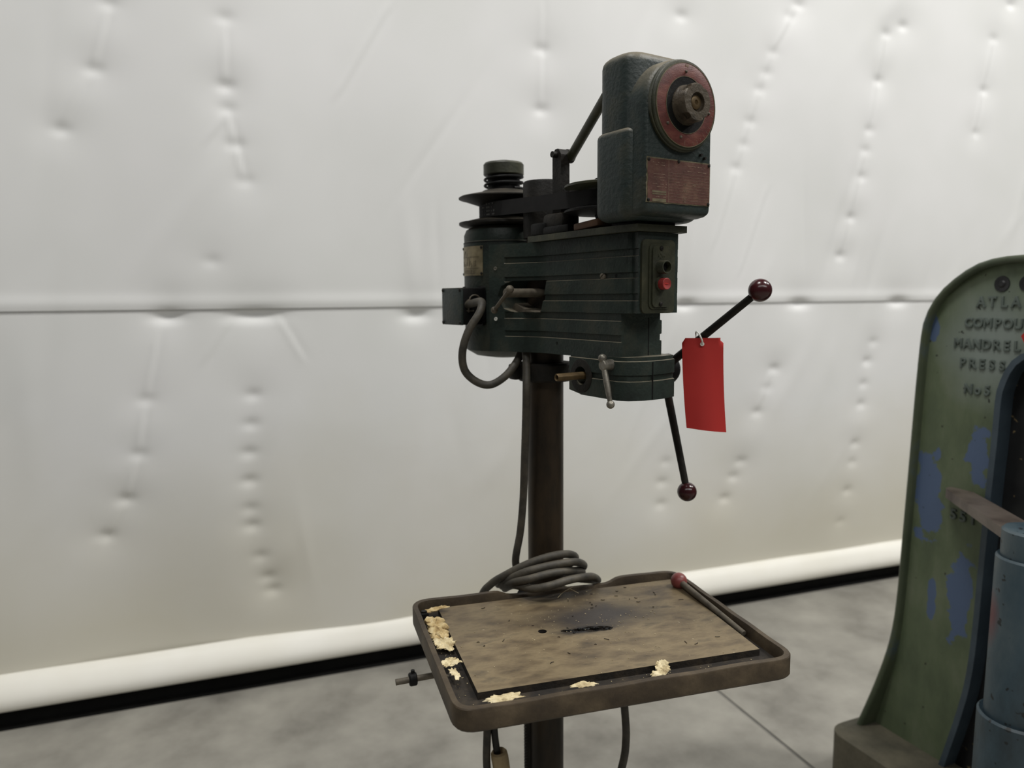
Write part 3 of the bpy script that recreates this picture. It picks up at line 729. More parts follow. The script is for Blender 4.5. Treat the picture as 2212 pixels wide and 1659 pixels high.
def f(bm):   # graduations
    for k in range(40):
        t = R(k * 9 + 2); r0, r1 = (0.063, 0.0685) if k % 5 else (0.060, 0.0685)
        if random.random() < 0.35: continue
        n = H3(0, -math.sin(t), math.cos(t)) * 0.00025; d = H3(0, math.cos(t), math.sin(t))
        vs = [DC + DU * 0.01395 + d * r0 - n, DC + DU * 0.01395 + d * r1 - n, DC + DU * 0.01395 + d * r1 + n, DC + DU * 0.01395 + d * r0 + n]
        bm.faces.new([bm.verts.new(v) for v in vs])
    box(bm, DC + DU * 0.0138 + H3(0, 0, 0.0665), (0.0006, 0.008, 0.0035))
part('dial_marks', 'plate_print', f, gb)['kind'] = 'stuff'
# nameplate with the speed table
NPU = 0.412
def npf(p, a): return H3(NPU + a, p[0], p[1])
random.seed(3)
def f(bm):
    V0, V1, Z0, Z1 = 0.0795, -0.0765, 1.6605, 1.7375
    pts = []
    for k in range(18): pts.append((V0 + random.uniform(-0.0012, 0.0012), Z1 - (Z1 - Z0) * k / 17))
    for k in range(1, 14): pts.append((V0 + (V1 - V0) * k / 13, Z0 + random.uniform(-0.0006, 0.0006)))
    pts += [(V1, Z1)]
    prism(bm, pts, 0, 0.0012, npf)
npo = part('nameplate', 'plate_edge', f, gb, 'worn maroon speed plate')
def f(bm):
    pts = [(0.0775 + random.uniform(-0.001, 0.0006), 1.7355 - 0.0735 * k / 15) for k in range(16)] + [(-0.0748, 1.6622), (-0.0748, 1.7355)]
    prism(bm, pts, 0.0012, 0.0016, npf)
part('plate_enamel', 'red_plate', f, gb)
def bar(bm, v0, v1, z, h): prism(bm, [(v0, z - h / 2), (v1, z - h / 2), (v1, z + h / 2), (v0, z + h / 2)], 0.0016, 0.00185, npf)
def f(bm):
    bar(bm, 0.0283, 0.0277, 1.6985, 0.073)
    z = 1.7135
    for k in range(10):
        bar(bm, 0.0272, -0.0742, z, 0.00035); z -= 0.0051
    # faint lines of small print, too worn to read
    for (v0, v1, zz) in ((0.066, 0.036, 1.729), (0.060, 0.040, 1.725), (0.064, 0.038, 1.7095), (0.062, 0.038, 1.704), (0.048, 0.040, 1.6995), (0.066, 0.034, 1.6925), (0.060, 0.036, 1.688), (0.044, 0.036, 1.680), (0.058, 0.036, 1.6705), (-0.02, -0.062, 1.7285), (-0.018, -0.066, 1.7195)):
        v = v0
        while v > v1:
            wdt = random.uniform(0.0012, 0.004)
            if random.random() < 0.75: bar(bm, v, v - wdt, zz, random.uniform(0.0006, 0.0012))
            v -= wdt + 0.0008
    for txt, v, zz in (('420', -0.0085, 1.6838), ('1400', -0.030, 1.6943), ('600', -0.0085, 1.694), ('300', -0.0085, 1.6636), ('350', -0.0085, 1.6687)):
        text_into(bm, txt, 0.0048, 0.00015, lambda c, v=v, zz=zz: H3(NPU + 0.0018 + c.z, v - c.x, zz + c.y))
part('plate_print', 'plate_print', f, gb)
def f(bm):
    bar(bm, 0.0665, 0.0335, 1.6795, 0.0034); bar(bm, 0.0665, 0.0335, 1.6755, 0.0018); bar(bm, 0.0665, 0.0335, 1.6650, 0.0052)
part('stamp_field', 'plate_edge', f, gb)
for (a, b) in ((0.0755, 1.733), (0.004, 1.7345), (-0.0725, 1.7335), (0.0755, 1.6645), (-0.0725, 1.6645)):
    part('rivet', 'dark_iron', lambda bm: lathe(bm, [(0.0030, 0), (0.0028, 0.0015), (0, 0.0026)], H3(NPU + 0.0014, a, b), DU, 12), gb)
for (a, b) in ((-0.050, 1.7505), (-0.060, 1.7455)):
    part('pin', 'dark_iron', lambda bm: cyl(bm, H3(NPU - 0.002, a, b), H3(NPU + 0.006, a, b), 0.0025, 10), gb)
def f(bm): box(bm, H3(0.32, 0, 1.633), (0.07, 0.1, 0.014), 0.003)
part('gearbox_neck', 'black_iron', f)

# ---- switch box on the front of the head
SU = 0.3615
def sp_(p, a): return H3(SU + a, p[0], p[1])
def rr(v0, v1, z0, z1, r): return fillet([(v0, z0), (v1, z0), (v1, z1), (v0, z1)], r, 5)
def f(bm):
    prism(bm, rr(0.0455, -0.037, 1.4665, 1.6015, 0.012), -0.001, 0.006, sp_); bev(bm, 0.0022, 2, 50)
sw = part('switch_box', 'olive', f)
def f(bm):
    prism(bm, rr(0.030, -0.024, 1.474, 1.594, 0.012), 0.006, 0.0085, sp_); bev(bm, 0.0015, 2, 50)
    b2 = NB(); prism(b2, rr(0.0245, -0.0195, 1.478, 1.590, 0.010), 0.0085, 0.012, sp_); bev(b2, 0.0015, 2, 50)
    tmp = bpy.data.meshes.new('t'); b2.to_mesh(tmp); b2.free(); bm.from_mesh(tmp); bpy.data.meshes.remove(tmp)
part('switch_cover', 'olive', f, sw)
part('start_button_guard', 'olive', lambda bm: lathe(bm, [(0.0138, 0.010), (0.0125, 0.013), (0.0122, 0.028), (0.0116, 0.029), (0.0098, 0.029), (0.0096, 0.014), (0, 0.014)], H3(SU, 0.005, 1.551), DU, 32), sw, 'hollow button tube with the black start button sunk inside')
part('start_button', 'rubber_black', lambda bm: lathe(bm, [(0.009, 0.013), (0.009, 0.019), (0, 0.019)], H3(SU, 0.005, 1.551), DU, 24), sw)
part('button_collar', 'olive', lambda bm: rlathe(bm, [(0.0142, 0.010), (0.0135, 0.0165), (0.0112, 0.0165), (0.0112, 0.012)], H3(SU, 0.005, 1.5205), DU, 32), sw)
part('stop_button', 'red_button', lambda bm: lathe(bm, [(0.0106, 0.012), (0.0106, 0.0285), (0.0098, 0.0295), (0.0085, 0.0292), (0.005, 0.0278), (0, 0.0272)], H3(SU, 0.005, 1.5205), DU, 32), sw, 'red stop button')
part('button_mark', 'tag_red', lambda bm: box(bm, H3(SU + 0.0278, 0.005, 1.5205), (0.0008, 0.009, 0.0016)), sw)
for z in (1.5855, 1.4835): slot_screw(sw, H3(SU + 0.0118, 0.004, z), DU, 0.0044, 'dark_iron')
def f(bm):  # raised emblem above the start button
    for (a, b, h) in ((0.010, 1.5725, 0.006), (0.0055, 1.576, 0.004), (0.001, 1.5725, 0.006), (0.0055, 1.5685, 0.003), (-0.004, 1.5715, 0.004)):
        box(bm, H3(SU + 0.0122, a, b), (0.0012, 0.0022, h), 0.0004)
part('emblem', 'olive', f, sw)

# ---- table with coolant trough
TA = R(16.34); TC = Vector((0.145, 1.438, 0)); ZT = 0.85
TM = Matrix.Translation(TC + Vector((0, 0, ZT))) @ Matrix.Rotation(TA, 4, 'Z')
HX, HY = 0.316, 0.2325
def t_attach(o, direct=True):
    o.parent = dp; o.matrix_parent_inverse = Matrix.Identity(4); o.matrix_local = DPI @ TM
def rect(hx, hy, r, n=6, cx=0, cy=0): return fillet([(cx - hx, cy - hy), (cx + hx, cy - hy), (cx + hx, cy + hy), (cx - hx, cy + hy)], r, n)
def f(bm):
    out = rect(HX, HY, 0.040); outb = rect(HX - 0.003, HY - 0.003, 0.038); inn = rect(HX - 0.0115, HY - 0.0115, 0.030); inf = rect(HX - 0.014, HY - 0.014, 0.028)
    n = len(out)
    def zr(p):   # low notch in the middle of the rear rim
        if p[1] > HY - 0.05:
            a = 0.5 * (math.tanh((p[0] + 0.11) / 0.012) - math.tanh((p[0] - 0.155) / 0.012)); return -0.0115 * a
        return 0.0
    def dens(P):  # add points along the rear edge so that the notch has a shape
        Q = []
        for i, p in enumerate(P):
            q = P[(i + 1) % len(P)]; Q.append(p)
            if (Vector(p) - Vector(q)).length > 0.2:
                for k in range(1, 60): Q.append((p[0] + (q[0] - p[0]) * k / 60, p[1] + (q[1] - p[1]) * k / 60))
        return Q
    out, outb, inn, inf = map(dens, (out, outb, inn, inf)); n = len(out)
    wob = lambda p: 0.0006 * math.sin(p[0] * 40) + 0.0005 * math.sin(p[1] * 55)
    rows = []
    rows.append([bm.verts.new((p[0], p[1], -0.040)) for p in outb])
    rows.append([bm.verts.new((p[0], p[1], -0.036)) for p in out])
    rows.append([bm.verts.new((p[0], p[1], -0.002 + zr(p) + wob(p))) for p in out])
    rows.append([bm.verts.new((p[0] * 0.996, p[1] * 0.995, zr(p) + wob(p))) for p in out])
    rows.append([bm.verts.new((p[0] * 1.003, p[1] * 1.003, zr(p) + wob(p))) for p in inn])
    rows.append([bm.verts.new((p[0], p[1], -0.002 + zr(p) + wob(p))) for p in inn])
    rows.append([bm.verts.new((p[0], p[1], -0.024)) for p in inf])
    for a, b in zip(rows, rows[1:]):
        for i in range(n): bm.faces.new((a[i], b[i], b[(i + 1) % n], a[(i + 1) % n]))
    bm.faces.new(rows[0]); bm.faces.new(rows[-1])
bm = NB(); f(bm)
tab = obj('table', bm, 'table_iron', None); t_attach(tab)
tab['label'] = 'rusty brown cast tray table'
bm = NB(); prism(bm, rect(HX - 0.0145, HY - 0.0145, 0.028), -0.0245, -0.0232, xy); obj('trough_floor', bm, 'table_trough', tab)
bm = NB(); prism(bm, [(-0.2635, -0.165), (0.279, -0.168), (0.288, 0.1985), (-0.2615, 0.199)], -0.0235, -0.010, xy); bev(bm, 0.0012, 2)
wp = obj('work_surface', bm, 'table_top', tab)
bpy.context.view_layer.update()
cb = NB(); cyl(cb, (-0.085, 0.025, -0.03), (-0.085, 0.025, 0.0), 0.0088, 24); cut(wp, cb)
cb = NB(); random.seed(11)
top = []; bot = []
for k in range(15):
    t = k / 14; x = -0.05 + 0.105 * t; c = 0.014 - 0.015 * t
    hw_ = 0.003 + 0.0085 * min(1, t * 1.6) + random.uniform(-0.0028, 0.0028)
    if t > 0.95: hw_ = 0.002
    top.append((x, c + hw_)); bot.append((x, c - hw_ * 0.9 + random.uniform(-0.001, 0.001)))
prism(cb, bot + top[::-1], -0.0175, 0.0, xy); cut(wp, cb)
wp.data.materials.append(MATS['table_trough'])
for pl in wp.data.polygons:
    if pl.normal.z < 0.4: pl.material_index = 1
bm = NB(); prism(bm, rect(0.06, 0.022, 0.004, cy=0.007), -0.0178, -0.0174, xy); obj('slot_floor', bm, 'table_trough', tab)
# arm and clamp under the table, elevation crank shaft on the left
def f(bm):
    box(bm, (0.0, 0.08, -0.075), (0.14, 0.30, 0.07), 0.015)
    c = TM.inverted() @ Vector((COL.x, COL.y, ZT))
    lathe(bm, [(0.0425, -0.13), (0.068, -0.13), (0.07, -0.126), (0.07, -0.055), (0.068, -0.05), (0.0425, -0.05)], (c.x, c.y, 0), (0, 0, 1), 40)
bm = NB(); f(bm); arm = obj('table_arm', bm, 'black_iron', None); t_attach(arm)
part('crank_shaft', 'dusty_steel', lambda bm: (cyl(bm, W2D((-0.239, 1.45, 0.7295)), W2D((0.04, 1.53, 0.742)), 0.0062, 16)), arm).matrix_parent_inverse = (DPI @ TM).inverted()
part('crank_collar', 'black_iron', lambda bm: (cyl(bm, W2D((-0.213, 1.4575, 0.7310)), W2D((-0.198, 1.462, 0.7316)), 0.0135, 18, ch=0.002), cyl(bm, W2D((-0.2055, 1.46, 0.718)), W2D((-0.2055, 1.46, 0.75)), 0.004, 10)), arm).matrix_parent_inverse = (DPI @ TM).inverted()

# ---- cables
def wpart(name, m, pts, r, seg=14, n=10, parent=dp):
    bm = NB(); tube(bm, [W2D(p) for p in pts], r, seg, n); return obj(name, bm, m, parent)
CAB = [(-0.105, 1.765, 1.4805), (-0.0917, 1.745, 1.4839), (-0.0662, 1.69, 1.4883), (-0.0693, 1.66, 1.4655), (-0.0935, 1.65, 1.4259), (-0.1073, 1.65, 1.3807), (-0.1035, 1.66, 1.3392), (-0.0776, 1.665, 1.3129), (-0.0472, 1.67, 1.3059), (-0.0142, 1.675, 1.3247), (0.0117, 1.70, 1.3549), (0.026, 1.72, 1.386)]
cab = wpart('motor_cable', 'cable', CAB, 0.0088)
cab['label'] = 'grey motor cable looping below the terminal box'
COIL = [(0.030, 1.70, 1.40), (0.0322, 1.675, 1.3465), (0.0316, 1.657, 1.2966), (0.0304, 1.672, 1.2329), (0.0268, 1.68, 1.1265), (0.0233, 1.69, 1.0382), (0.0164, 1.695, 0.9622), (0.0052, 1.71, 0.8835), (0.025, 1.80, 0.82), (0.10, 1.81, 0.81)]
# four sagging turns around the column, resting on the rear rim
TURNS = [
 [(0.150, 1.785, 0.815), (0.190, 1.755, 0.822), (0.197, 1.715, 0.838), (0.174, 1.66, 0.8675), (0.1229, 1.61, 0.879), (0.0812, 1.585, 0.8765), (0.0411, 1.595, 0.8655), (0.0005, 1.635, 0.8585), (-0.02, 1.70, 0.825), (0.0, 1.79, 0.80), (0.06, 1.815, 0.80), (0.12, 1.79, 0.815)],
 [(0.155, 1.755, 0.835), (0.159, 1.71, 0.862), (0.1252, 1.64, 0.888), (0.0822, 1.61, 0.8945), (0.0312, 1.602, 0.884), (-0.0045, 1.63, 0.866), (-0.0263, 1.69, 0.835), (0.0, 1.79, 0.81), (0.06, 1.82, 0.812), (0.12, 1.80, 0.822)],
 [(0.158, 1.765, 0.845), (0.1641, 1.71, 0.876), (0.1395, 1.65, 0.9053), (0.0936, 1.625, 0.909), (0.0315, 1.617, 0.897), (-0.0097, 1.64, 0.870), (-0.035, 1.70, 0.835), (-0.02, 1.79, 0.815), (0.05, 1.825, 0.822), (0.11, 1.80, 0.835)],
 [(0.140, 1.755, 0.866), (0.143, 1.70, 0.900), (0.1218, 1.658, 0.921), (0.0841, 1.638, 0.9235), (0.032, 1.635, 0.907), (-0.02, 1.645, 0.8769), (-0.0519, 1.665, 0.8489), (-0.0746, 1.69, 0.8083), (-0.085, 1.70, 0.72), (-0.075, 1.66, 0.62), (-0.0618, 1.6, 0.554), (-0.0631, 1.6, 0.4446), (-0.045, 1.6, 0.32), (0.08, 1.60, 0.22), (0.20, 1.60, 0.30), (0.2404, 1.6, 0.4421), (0.2492, 1.6, 0.5075), (0.2465, 1.6, 0.5736), (0.235, 1.61, 0.70), (0.215, 1.62, 0.79)]]
cord = wpart('power_cord', 'cable', COIL + sum(TURNS, []), 0.0088)
cord['label'] = 'thick dark power cord coiled round the column foot'
tail = wpart('cord_tail', 'cable_dark', [(-0.05, 1.64, 0.80), (-0.046, 1.605, 0.60), (-0.0455, 1.6, 0.5321), (-0.0385, 1.6, 0.47)], 0.0078, parent=cord)
bm = NB(); a = W2D((-0.0365, 1.6, 0.486)); b = W2D((-0.022, 1.6, 0.39))
lathe(bm, [(0.0095, 0.012), (0.012, 0.004), (0.015, 0.0), (0.0185, 0.004), (0.0195, 0.016), (0.018, 0.08), (0.02, 0.1)], a, b - a, 28); obj('plug', bm, 'plug', cord)['label'] = 'beige rubber plug'

# ================================================================== loose things on the table
def place_t(o): o.matrix_world = TM
# loose lever with ball in the right-hand trough
lev = empty('loose_lever'); lev.matrix_world = TM
tag(lev, 'steel lever with a faded red ball lying in the tray trough', 'lever')
b0 = Vector((0.2855, 0.152, 0.004)); b1 = Vector((0.2955, -0.092, -0.0155))
bm = NB(); cyl(bm, b0, b1, 0.0072, 16, r2=0.0058, ch=0.001); obj('rod', bm, 'dusty_steel', lev)
bm = NB(); ball(bm, b0, 0.0185, 32, 18); obj('ball_knob', bm, 'faded_ball', lev)['label'] = 'faded red ball'

def lump(bm, c, r, sq=(1, 1, 0.5), amp=0.5, sub=3, seed=0, fr=70):
    vs = bmesh.ops.create_icosphere(bm, subdivisions=sub, radius=1.0)['verts']
    for v in vs:
        p = v.co.copy(); k = 1 + amp * mnoise.noise(p * 1.6 + Vector((seed, 0, 0))) + amp * 0.5 * mnoise.noise(p * 4 + Vector((0, seed, 0)))
        v.co = Vector((p.x * r * sq[0] * k, p.y * r * sq[1] * k, p.z * r * sq[2] * k)) + Vector(c)
def loose(name, m, fn, label, cat, kind=None):
    bm = NB(); fn(bm); o = obj(name, bm, m, None, 60); place_t(o); tag(o, label, cat, kind=kind); return o
random.seed(21)
def f(bm):
    for k in range(26):
        t = k / 25; y = 0.135 - 0.075 * t
        lump(bm, (-0.284 + random.uniform(-0.010, 0.010), y, -0.010 + random.uniform(-0.004, 0.006)), random.uniform(0.006, 0.012), (1, 1, 0.8), 0.7, 2, k * 3.1)
loose('sawdust_heap', 'sawdust', f, 'crumbly yellow sawdust heap in the left trough', 'sawdust', 'stuff')
def shard(name, label, c, w_, d_, seed, tilt, m='chip', zoff=0.0, thick=0.0026):
    rot = Matrix.Rotation(tilt[0], 3, 'X') @ Matrix.Rotation(tilt[1], 3, 'Y')
    bm = NB(); vs = bmesh.ops.create_icosphere(bm, subdivisions=4, radius=1.0)['verts']
    sv = Vector((seed * 7.3, seed * 3.1, 0))
    for v in vs:
        p = v.co.copy(); a = Vector((p.x, p.y, 0))
        k = 1 + 0.45 * mnoise.noise(a * 1.7 + sv) + 0.35 * mnoise.noise(a * 4.5 + sv) + 0.2 * mnoise.noise(a * 11 + sv)
        q = Vector((p.x * w_ * k, p.y * d_ * k, 0))
        z = (1 if p.z > 0 else -1) * thick * (1 - (a.length ** 4)) * 0.5 + 0.28 * min(w_, d_) * (mnoise.noise(q * 110 + sv) + 0.6 * mnoise.noise(q * 330 + sv))
        v.co = rot @ (q + Vector((0, 0, z))) + Vector(c)
    o = obj(name, bm, m, None, 40); place_t(o); tag(o, label, 'wood chip', 'pale chips in the tray trough')
    return o
shard('wood_chip', 'flat cream wood chip just in front of the sawdust heap', (-0.281, 0.030, -0.009), 0.021, 0.022, 1, (R(8), R(6)))
shard('wood_chip', 'broad pale chip half way down the left trough', (-0.287, -0.05, -0.008), 0.017, 0.013, 2, (R(5), R(-4)))
shard('wood_chip', 'narrow pale chip near the front left corner of the trough', (-0.288, -0.095, -0.007), 0.008, 0.022, 3, (R(-5), R(14)))
shard('wood_chip', 'torn brownish chip in the rear left tray corner', (-0.272, 0.182, -0.005), 0.026, 0.008, 4, (R(10), R(-12)), 'sawdust')
shard('wood_chip', 'long pale chip in the front trough near the left corner', (-0.226, -0.197, -0.008), 0.030, 0.008, 5, (R(12), R(0)))
shard('wood_chip', 'bright cream chip standing in the middle of the front trough', (0.068, -0.187, -0.004), 0.014, 0.012, 6, (R(38), R(4)))
shard('wood_chip', 'small cream chip leaning beside the bright front trough chip', (0.050, -0.200, -0.007), 0.011, 0.006, 7, (R(20), R(-8)))
shard('wood_chip', 'ragged chip in the front trough below the burnt slot', (-0.085, -0.192, -0.010), 0.022, 0.007, 8, (R(8), R(3)))
# dark bolt head in the rear left corner
bm = NB(); cyl(bm, (-0.297, 0.160, -0.022), (-0.297, 0.165, -0.002), 0.010, 6, ch=0.002); cyl(bm, (-0.297, 0.165, -0.004), (-0.297, 0.1655, 0.002), 0.006, 14)
o = obj('bolt', bm, 'black_iron', None); place_t(o); tag(o, 'dark bolt head in the rear left corner of the tray', 'bolt')
# swarf and flecks
random.seed(33)
def f(bm):
    for k in range(34):
        x, y = random.uniform(-0.22, 0.25), random.uniform(-0.12, 0.18)
        if k < 12: x, y = random.uniform(0.0, 0.2), random.uniform(0.10, 0.19)
        a = random.uniform(0, 6.28); L = random.uniform(0.004, 0.011); c = random.uniform(-1.5, 1.5)
        pts = []
        for q in range(4):
            pts.append((x, y, -0.0092)); x += L / 3 * math.cos(a); y += L / 3 * math.sin(a); a += c
        tube(bm, pts, 0.0007, 5, 3)
loose('metal_swarf', 'swarf', f, 'dark curls of drilling swarf scattered on the table top', 'swarf', 'stuff')
def f(bm):
    for k in range(330):
        x, y = random.gauss(0.02, 0.13), random.gauss(0.04, 0.09)
        if k % 3 == 0: x, y = random.uniform(-0.25, 0.28), random.uniform(-0.212, -0.172)
        if k % 7 == 0: x, y = random.uniform(-0.298, -0.268), random.uniform(-0.19, 0.18)
        if x < -0.3 or x > 0.27 or y > 0.19: continue
        z = -0.0098 if (y > -0.165 and x > -0.262) else -0.0228
        r = random.uniform(0.0004, 0.00105)
        lump(bm, (x, y, z + r * 0.4), r, (1.5, 1, 0.8), 0.6, 1, k)
def f2(bm):
    for k in range(40):
        t = random.random(); x = -0.04 + 0.09 * t; y = 0.0135 - 0.014 * t + random.gauss(0, 0.006)
        lump(bm, (x, y, -0.0098 + random.uniform(-0.003, 0.001)), random.uniform(0.0012, 0.0032), (1.4, 1, 0.7), 0.7, 1, k * 1.7)
loose('burnt_chips', 'black_iron', f2, 'black burnt crumbs heaped round the drilled slot', 'crumbs', 'stuff')
loose('pale_flecks', 'fleck', f, 'tiny pale wood flecks scattered on the table top', 'wood flecks', 'stuff')
loose('straw', 'fleck', lambda bm: tube(bm, [(0.0, 0.172, -0.009), (0.02, 0.188, -0.004), (0.045, 0.195, 0.002)], 0.0006, 6, 5),
      'curved thin straw under the coiled cord, the left of two crossing', 'straw')['group'] = 'straws by the coiled cord'
loose('straw', 'fleck', lambda bm: tube(bm, [(0.018, 0.205, 0.008), (0.04, 0.19, -0.002), (0.052, 0.18, -0.0075)], 0.0006, 6, 5),
      'straight thin straw under the coiled cord, the right of two crossing', 'straw')['group'] = 'straws by the coiled cord'

# ================================================================== red tag on the feed handle
tg = empty('hang_tag', (0.3885, 1.560, 1.40))
tag(tg, 'blank red card tag tied to the upper feed handle', 'tag')
def f(bm):
    # card with clipped corners, gently curved; local x right, z up
    nx, nz = 13, 18
    W_, H_ = 0.088, 0.190
    def pt(i, k, off):
        x = -0.0385 + W_ * i / nx * 0.97; z = 0.012 - H_ * k / nz * 0.975
        if k == 0:
            if i == 0: x += 0.012
            if i == nx: x -= 0.012
        if k == 1 and i in (0, nx): z += 0.0
        t = k / nz
        x += 0.003 * t + 0.0075 * t * t
        y = -0.012 * math.sin(math.pi * i / nx) * (0.4 + 0.4 * t) - 0.006 * t * t + 0.010 * (i / nx - 0.4) * t
        z -= 0.012 * (i / nx) * t
        return Vector((x, y + off, z))
    fr = [[bm.verts.new(pt(i, k, 0)) for i in range(nx + 1)] for k in range(nz + 1)]
    bk = [[bm.verts.new(pt(i, k, 0.0006)) for i in range(nx + 1)] for k in range(nz + 1)]
    for k in range(nz):
        for i in range(nx):
            bm.faces.new((fr[k][i], fr[k][i + 1], fr[k + 1][i + 1], fr[k + 1][i]))
            bm.faces.new((bk[k][i], bk[k + 1][i], bk[k + 1][i + 1], bk[k][i + 1]))
    for k in range(nz):
        bm.faces.new((fr[k][0], fr[k + 1][0], bk[k + 1][0], bk[k][0])); bm.faces.new((fr[k][nx], bk[k][nx], bk[k + 1][nx], fr[k + 1][nx]))
    for i in range(nx):
        bm.faces.new((fr[0][i], bk[0][i], bk[0][i + 1], fr[0][i + 1])); bm.faces.new((fr[nz][i], fr[nz][i + 1], bk[nz][i + 1], bk[nz][i]))
bm = NB(); f(bm); obj('card', bm, 'tag_red', tg, 60)
bm = NB(); rlathe(bm, [(0.0018, 0), (0.0042, 0), (0.0042, 0.0012), (0.0018, 0.0012)], (0.001, -0.0085, 0.0), (0, -1, 0), 20); obj('eyelet', bm, 'tie_white', tg)
bm = NB(); tube(bm, [(0.0012, -0.009, -0.001), (0.0, -0.013, 0.006), (-0.003, -0.012, 0.014), (-0.004, 0.0, 0.0205), (-0.003, 0.024, 0.024), (-0.001, 0.038, 0.018), (0.0, 0.03, 0.005), (0.001, 0.004, -0.002)], 0.0017, 8, 8); obj('tie', bm, 'tie_white', tg)

# ================================================================== ARBOR PRESS (right edge)
P0 = Vector((1.14424594, 2.30479171, 0.0))
ad = Vector((0.3952473, -0.91857475, 0)); AANG = math.atan2(ad.y, ad.x)
# local frame: x = s along the face, -y = towards the viewer (out of the face), z up
ap = empty('arbor_press', tuple(P0), AANG)
tag(ap, 'tall green and blue cast mandrel press with raised lettering at right edge', 'press')
SC = 0.455   # centre line of the frame
OUT = [(-0.012, 0.10), (0.0, 0.14), (0.041, 0.29), (0.073, 0.438), (0.087, 0.597), (0.094, 0.76), (0.103, 0.983), (0.113, 1.24), (0.1215, 1.385), (0.130, 1.425), (0.149, 1.470), (0.19, 1.519), (0.26, 1.568), (0.315, 1.587), (0.37, 1.594)]
INN = [(0.245, 0.10), (0.254, 0.128), (0.300, 0.317), (0.322, 0.44), (0.332, 0.581), (0.337, 0.75), (0.345, 0.985), (0.351, 1.112), (0.354, 1.224), (0.361, 1.262), (0.376, 1.303), (0.400, 1.336), (0.43, 1.352)]
def mir(P): return P + [(2 * SC - x, z) for x, z in reversed(P)]
def fxz(p, a): return (p[0], a, p[1])
def sm(P, n=4):
    Q = spline([(x, 0, z) for x, z in P], n); return [(q.x, q.z) for q in Q]
outl, inl = mir(sm(OUT)), mir(sm(INN))
def band(bm, A, B, a0, a1):
    """strip between two open contours, extruded"""
    n = min(len(A), len(B))
    rows = [[bm.verts.new(fxz(p, a)) for p in L] for L, a in ((A, a0), (A, a1), (B, a1), (B, a0))]
    for r1, r2 in zip(rows, rows[1:] + rows[:1]):
        for i in range(n - 1): bm.faces.new((r1[i], r1[i + 1], r2[i + 1], r2[i]))
    bm.faces.new([r[0] for r in rows]); bm.faces.new([r[-1] for r in rows][::-1])
def resamp(P, n):
    L = [0]
    for a, b in zip(P, P[1:]): L.append(L[-1] + math.dist(a, b))
    out = []
    for k in range(n):
        t = L[-1] * k / (n - 1); j = max(i for i in range(len(L)) if L[i] <= t + 1e-9); j = min(j, len(P) - 2)
        q = (t - L[j]) / (L[j + 1] - L[j]) if L[j + 1] > L[j] else 0
        out.append((P[j][0] + (P[j + 1][0] - P[j][0]) * q, P[j][1] + (P[j + 1][1] - P[j][1]) * q))
    return out
def offs(P, d):
    out = []
    for i in range(len(P)):
        a = Vector(P[max(0, i - 1)]); b = Vector(P[min(len(P) - 1, i + 1)]); t = (b - a).normalized()
        out.append((P[i][0] + t.y * d, P[i][1] - t.x * d))
    return out
NO = 90
oo = resamp(outl, NO); ii = resamp(inl, NO)
bm = NB(); band(bm, oo, ii, 0.0, 0.035); web = obj('frame_web', bm, 'press_paint', ap)
def rim_strip(bm, A, B, a0, a1, rb):
    band(bm, A, B, a0, a1); bev(bm, rb, 3, 50)
def f(bm):
    A, B = oo, offs(oo, 0.020)
    dep = lambda p: -0.020 - 0.05 * max(0, (0.55 - p[1]) / 0.45) ** 1.5
    n = len(A); rows = []
    for fn in (lambda i: (A[i], 0.08), lambda i: (A[i], dep(A[i]) + 0.006), lambda i: ((A[i][0] * 0.7 + B[i][0] * 0.3, A[i][1] * 0.7 + B[i][1] * 0.3), dep(A[i])), lambda i: ((A[i][0] * 0.3 + B[i][0] * 0.7, A[i][1] * 0.3 + B[i][1] * 0.7), dep(A[i])), lambda i: (B[i], dep(A[i]) + 0.006), lambda i: (B[i], 0.08)):
        rows.append([bm.verts.new(fxz(*fn(i))) for i in range(n)])
    for r1, r2 in zip(rows, rows[1:] + rows[:1]):
        for i in range(n - 1): bm.faces.new((r1[i], r1[i + 1], r2[i + 1], r2[i]))
    bm.faces.new([r[0] for r in rows]); bm.faces.new([r[-1] for r in rows][::-1])
bm = NB(); f(bm); obj('outer_rim', bm, 'press_rim', ap, 60)
bm = NB(); rim_strip(bm, offs(ii, -0.001), offs(ii, 0.015), -0.018, 0.075, 0.006); obj('inner_rim', bm, 'press_inner', ap, 50)
# black guide body standing in the throat
def f(bm):
    P = [(x + (0.012 if x < SC else -0.012), z - 0.012) for x, z in inl]
    prism(bm, P, 0.03, 0.09, fxz)
bm = NB(); f(bm); obj('ram_guide', bm, 'press_black', ap)
# base block
def f(bm):
    P = fillet([(-0.02, -0.168), (0.93, -0.168), (0.93, 0.2), (-0.02, 0.2)], [0.07, 0.05, 0.03, 0.03], 6)
    prism(bm, P, 0.0, 0.14, xy); bev(bm, 0.022, 4, 50)
bm = NB(); f(bm); obj('base', bm, 'press_base', ap, 50)
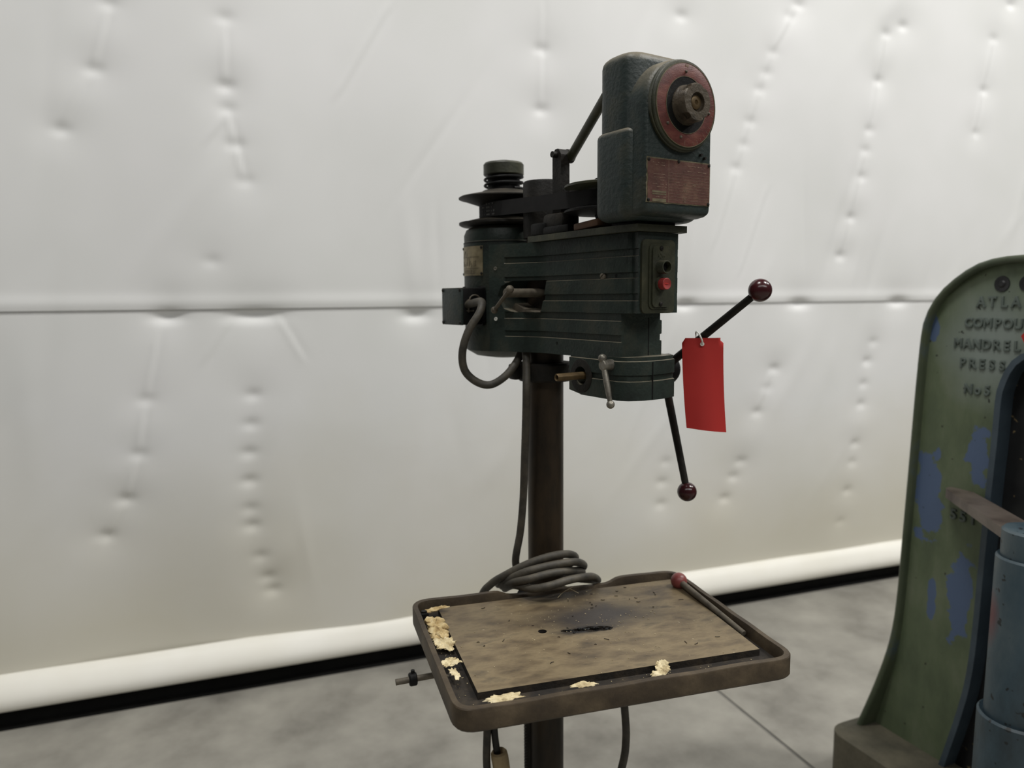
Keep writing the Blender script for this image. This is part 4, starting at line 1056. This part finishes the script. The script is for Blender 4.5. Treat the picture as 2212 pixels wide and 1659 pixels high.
# cast lettering and bosses
rows_ = [('ATLAS', 0.273, 1.462, 0.0385), ('COMPOUND', 0.2435, 1.407, 0.036), ('MANDREL', 0.2165, 1.350, 0.036), ('PRESS', 0.233, 1.297, 0.036), ('No5', 0.2545, 1.227, 0.036)]
for txt, s0, z0, size in rows_:
    bm = NB()
    adv = {'ATLAS': 0.0312, 'COMPOUND': 0.0270, 'MANDREL': 0.0270, 'PRESS': 0.0275, 'No5': 0.0265}[txt]
    for q, ch in enumerate(txt):
        cx = s0 + adv * (q + 0.45)
        text_into(bm, ch, size, 0.002, lambda c, cx=cx, z0=z0: (cx + c.x * 0.92, -0.0012 - c.z, z0 + c.y), bevel=0.0014, align='CENTER')
    o = obj('cast_lettering', bm, 'press_letters', ap, 60)
bm = NB()
for q, ch in enumerate('551'):
    cx = 0.245 + 0.0285 * q
    text_into(bm, ch, 0.04, 0.002, lambda c, cx=cx: (cx + c.x, -0.0012 - c.z, 0.868 + c.y), bevel=0.0014, align='CENTER')
obj('cast_number', bm, 'press_letters', ap, 60)
for s0, z0 in ((0.34, 1.522), (0.405, 1.522)):
    bm = NB(); lathe(bm, [(0.021, -0.001), (0.020, 0.002), (0.010, 0.001), (0.006, 0.004), (0, 0.004)], (s0, -0.0005, z0), (0, -1, 0), 24); obj('plug_hole', bm, 'press_black', ap)
# bracket arm and round post in front of the throat
def f(bm):
    a = Vector((0.262, -0.012)); b = Vector((0.572, -0.215)); d = (b - a).normalized(); n = Vector((-d.y, d.x))
    P = []
    for k in range(9):
        t = math.pi / 2 + math.pi * k / 8; P.append(tuple(a + (d * math.cos(t) + n * math.sin(t)) * 0.03))
    P += [tuple(b - n * 0.04), tuple(b + n * 0.04)]
    prism(bm, P, 0.932, 0.957, xy); bev(bm, 0.006, 3, 50)
bm = NB(); f(bm); obj('bracket_arm', bm, 'press_bar', ap, 50)
PC = (0.590, -0.205)
bm = NB(); lathe(bm, [(0.04, 0.962), (0.058, 0.962), (0.063, 0.957), (0.063, 0.9), (0.06, 0.88)], (PC[0], PC[1], 0), (0, 0, 1), 48); obj('post_cap', bm, 'press_blue', ap)
bm = NB(); lathe(bm, [(0.062, 0.893), (0.068, 0.898), (0.072, 0.893), (0.076, 0.5), (0.076, 0.45)], (PC[0], PC[1], 0), (0, 0, 1), 48); obj('post', bm, 'press_blue', ap)
bm = NB(); lathe(bm, [(0.076, 0.507), (0.084, 0.515), (0.089, 0.510), (0.092, 0.14), (0.092, 0.139)], (PC[0], PC[1], 0), (0, 0, 1), 48); obj('post_socket', bm, 'press_blue', ap)

# strip of a second red tag on the press
bm = NB(); prism(bm, [(0.4205, 1.391), (0.47, 1.30), (0.52, 1.36), (0.47, 1.45)], -0.036, -0.0354, fxz)
o = obj('red_tag', bm, 'tag_red', None); o.matrix_world = Matrix.Translation(P0) @ Matrix.Rotation(AANG, 4, 'Z')
tag(o, 'sliver of a red tag hanging on the green mandrel press', 'tag')
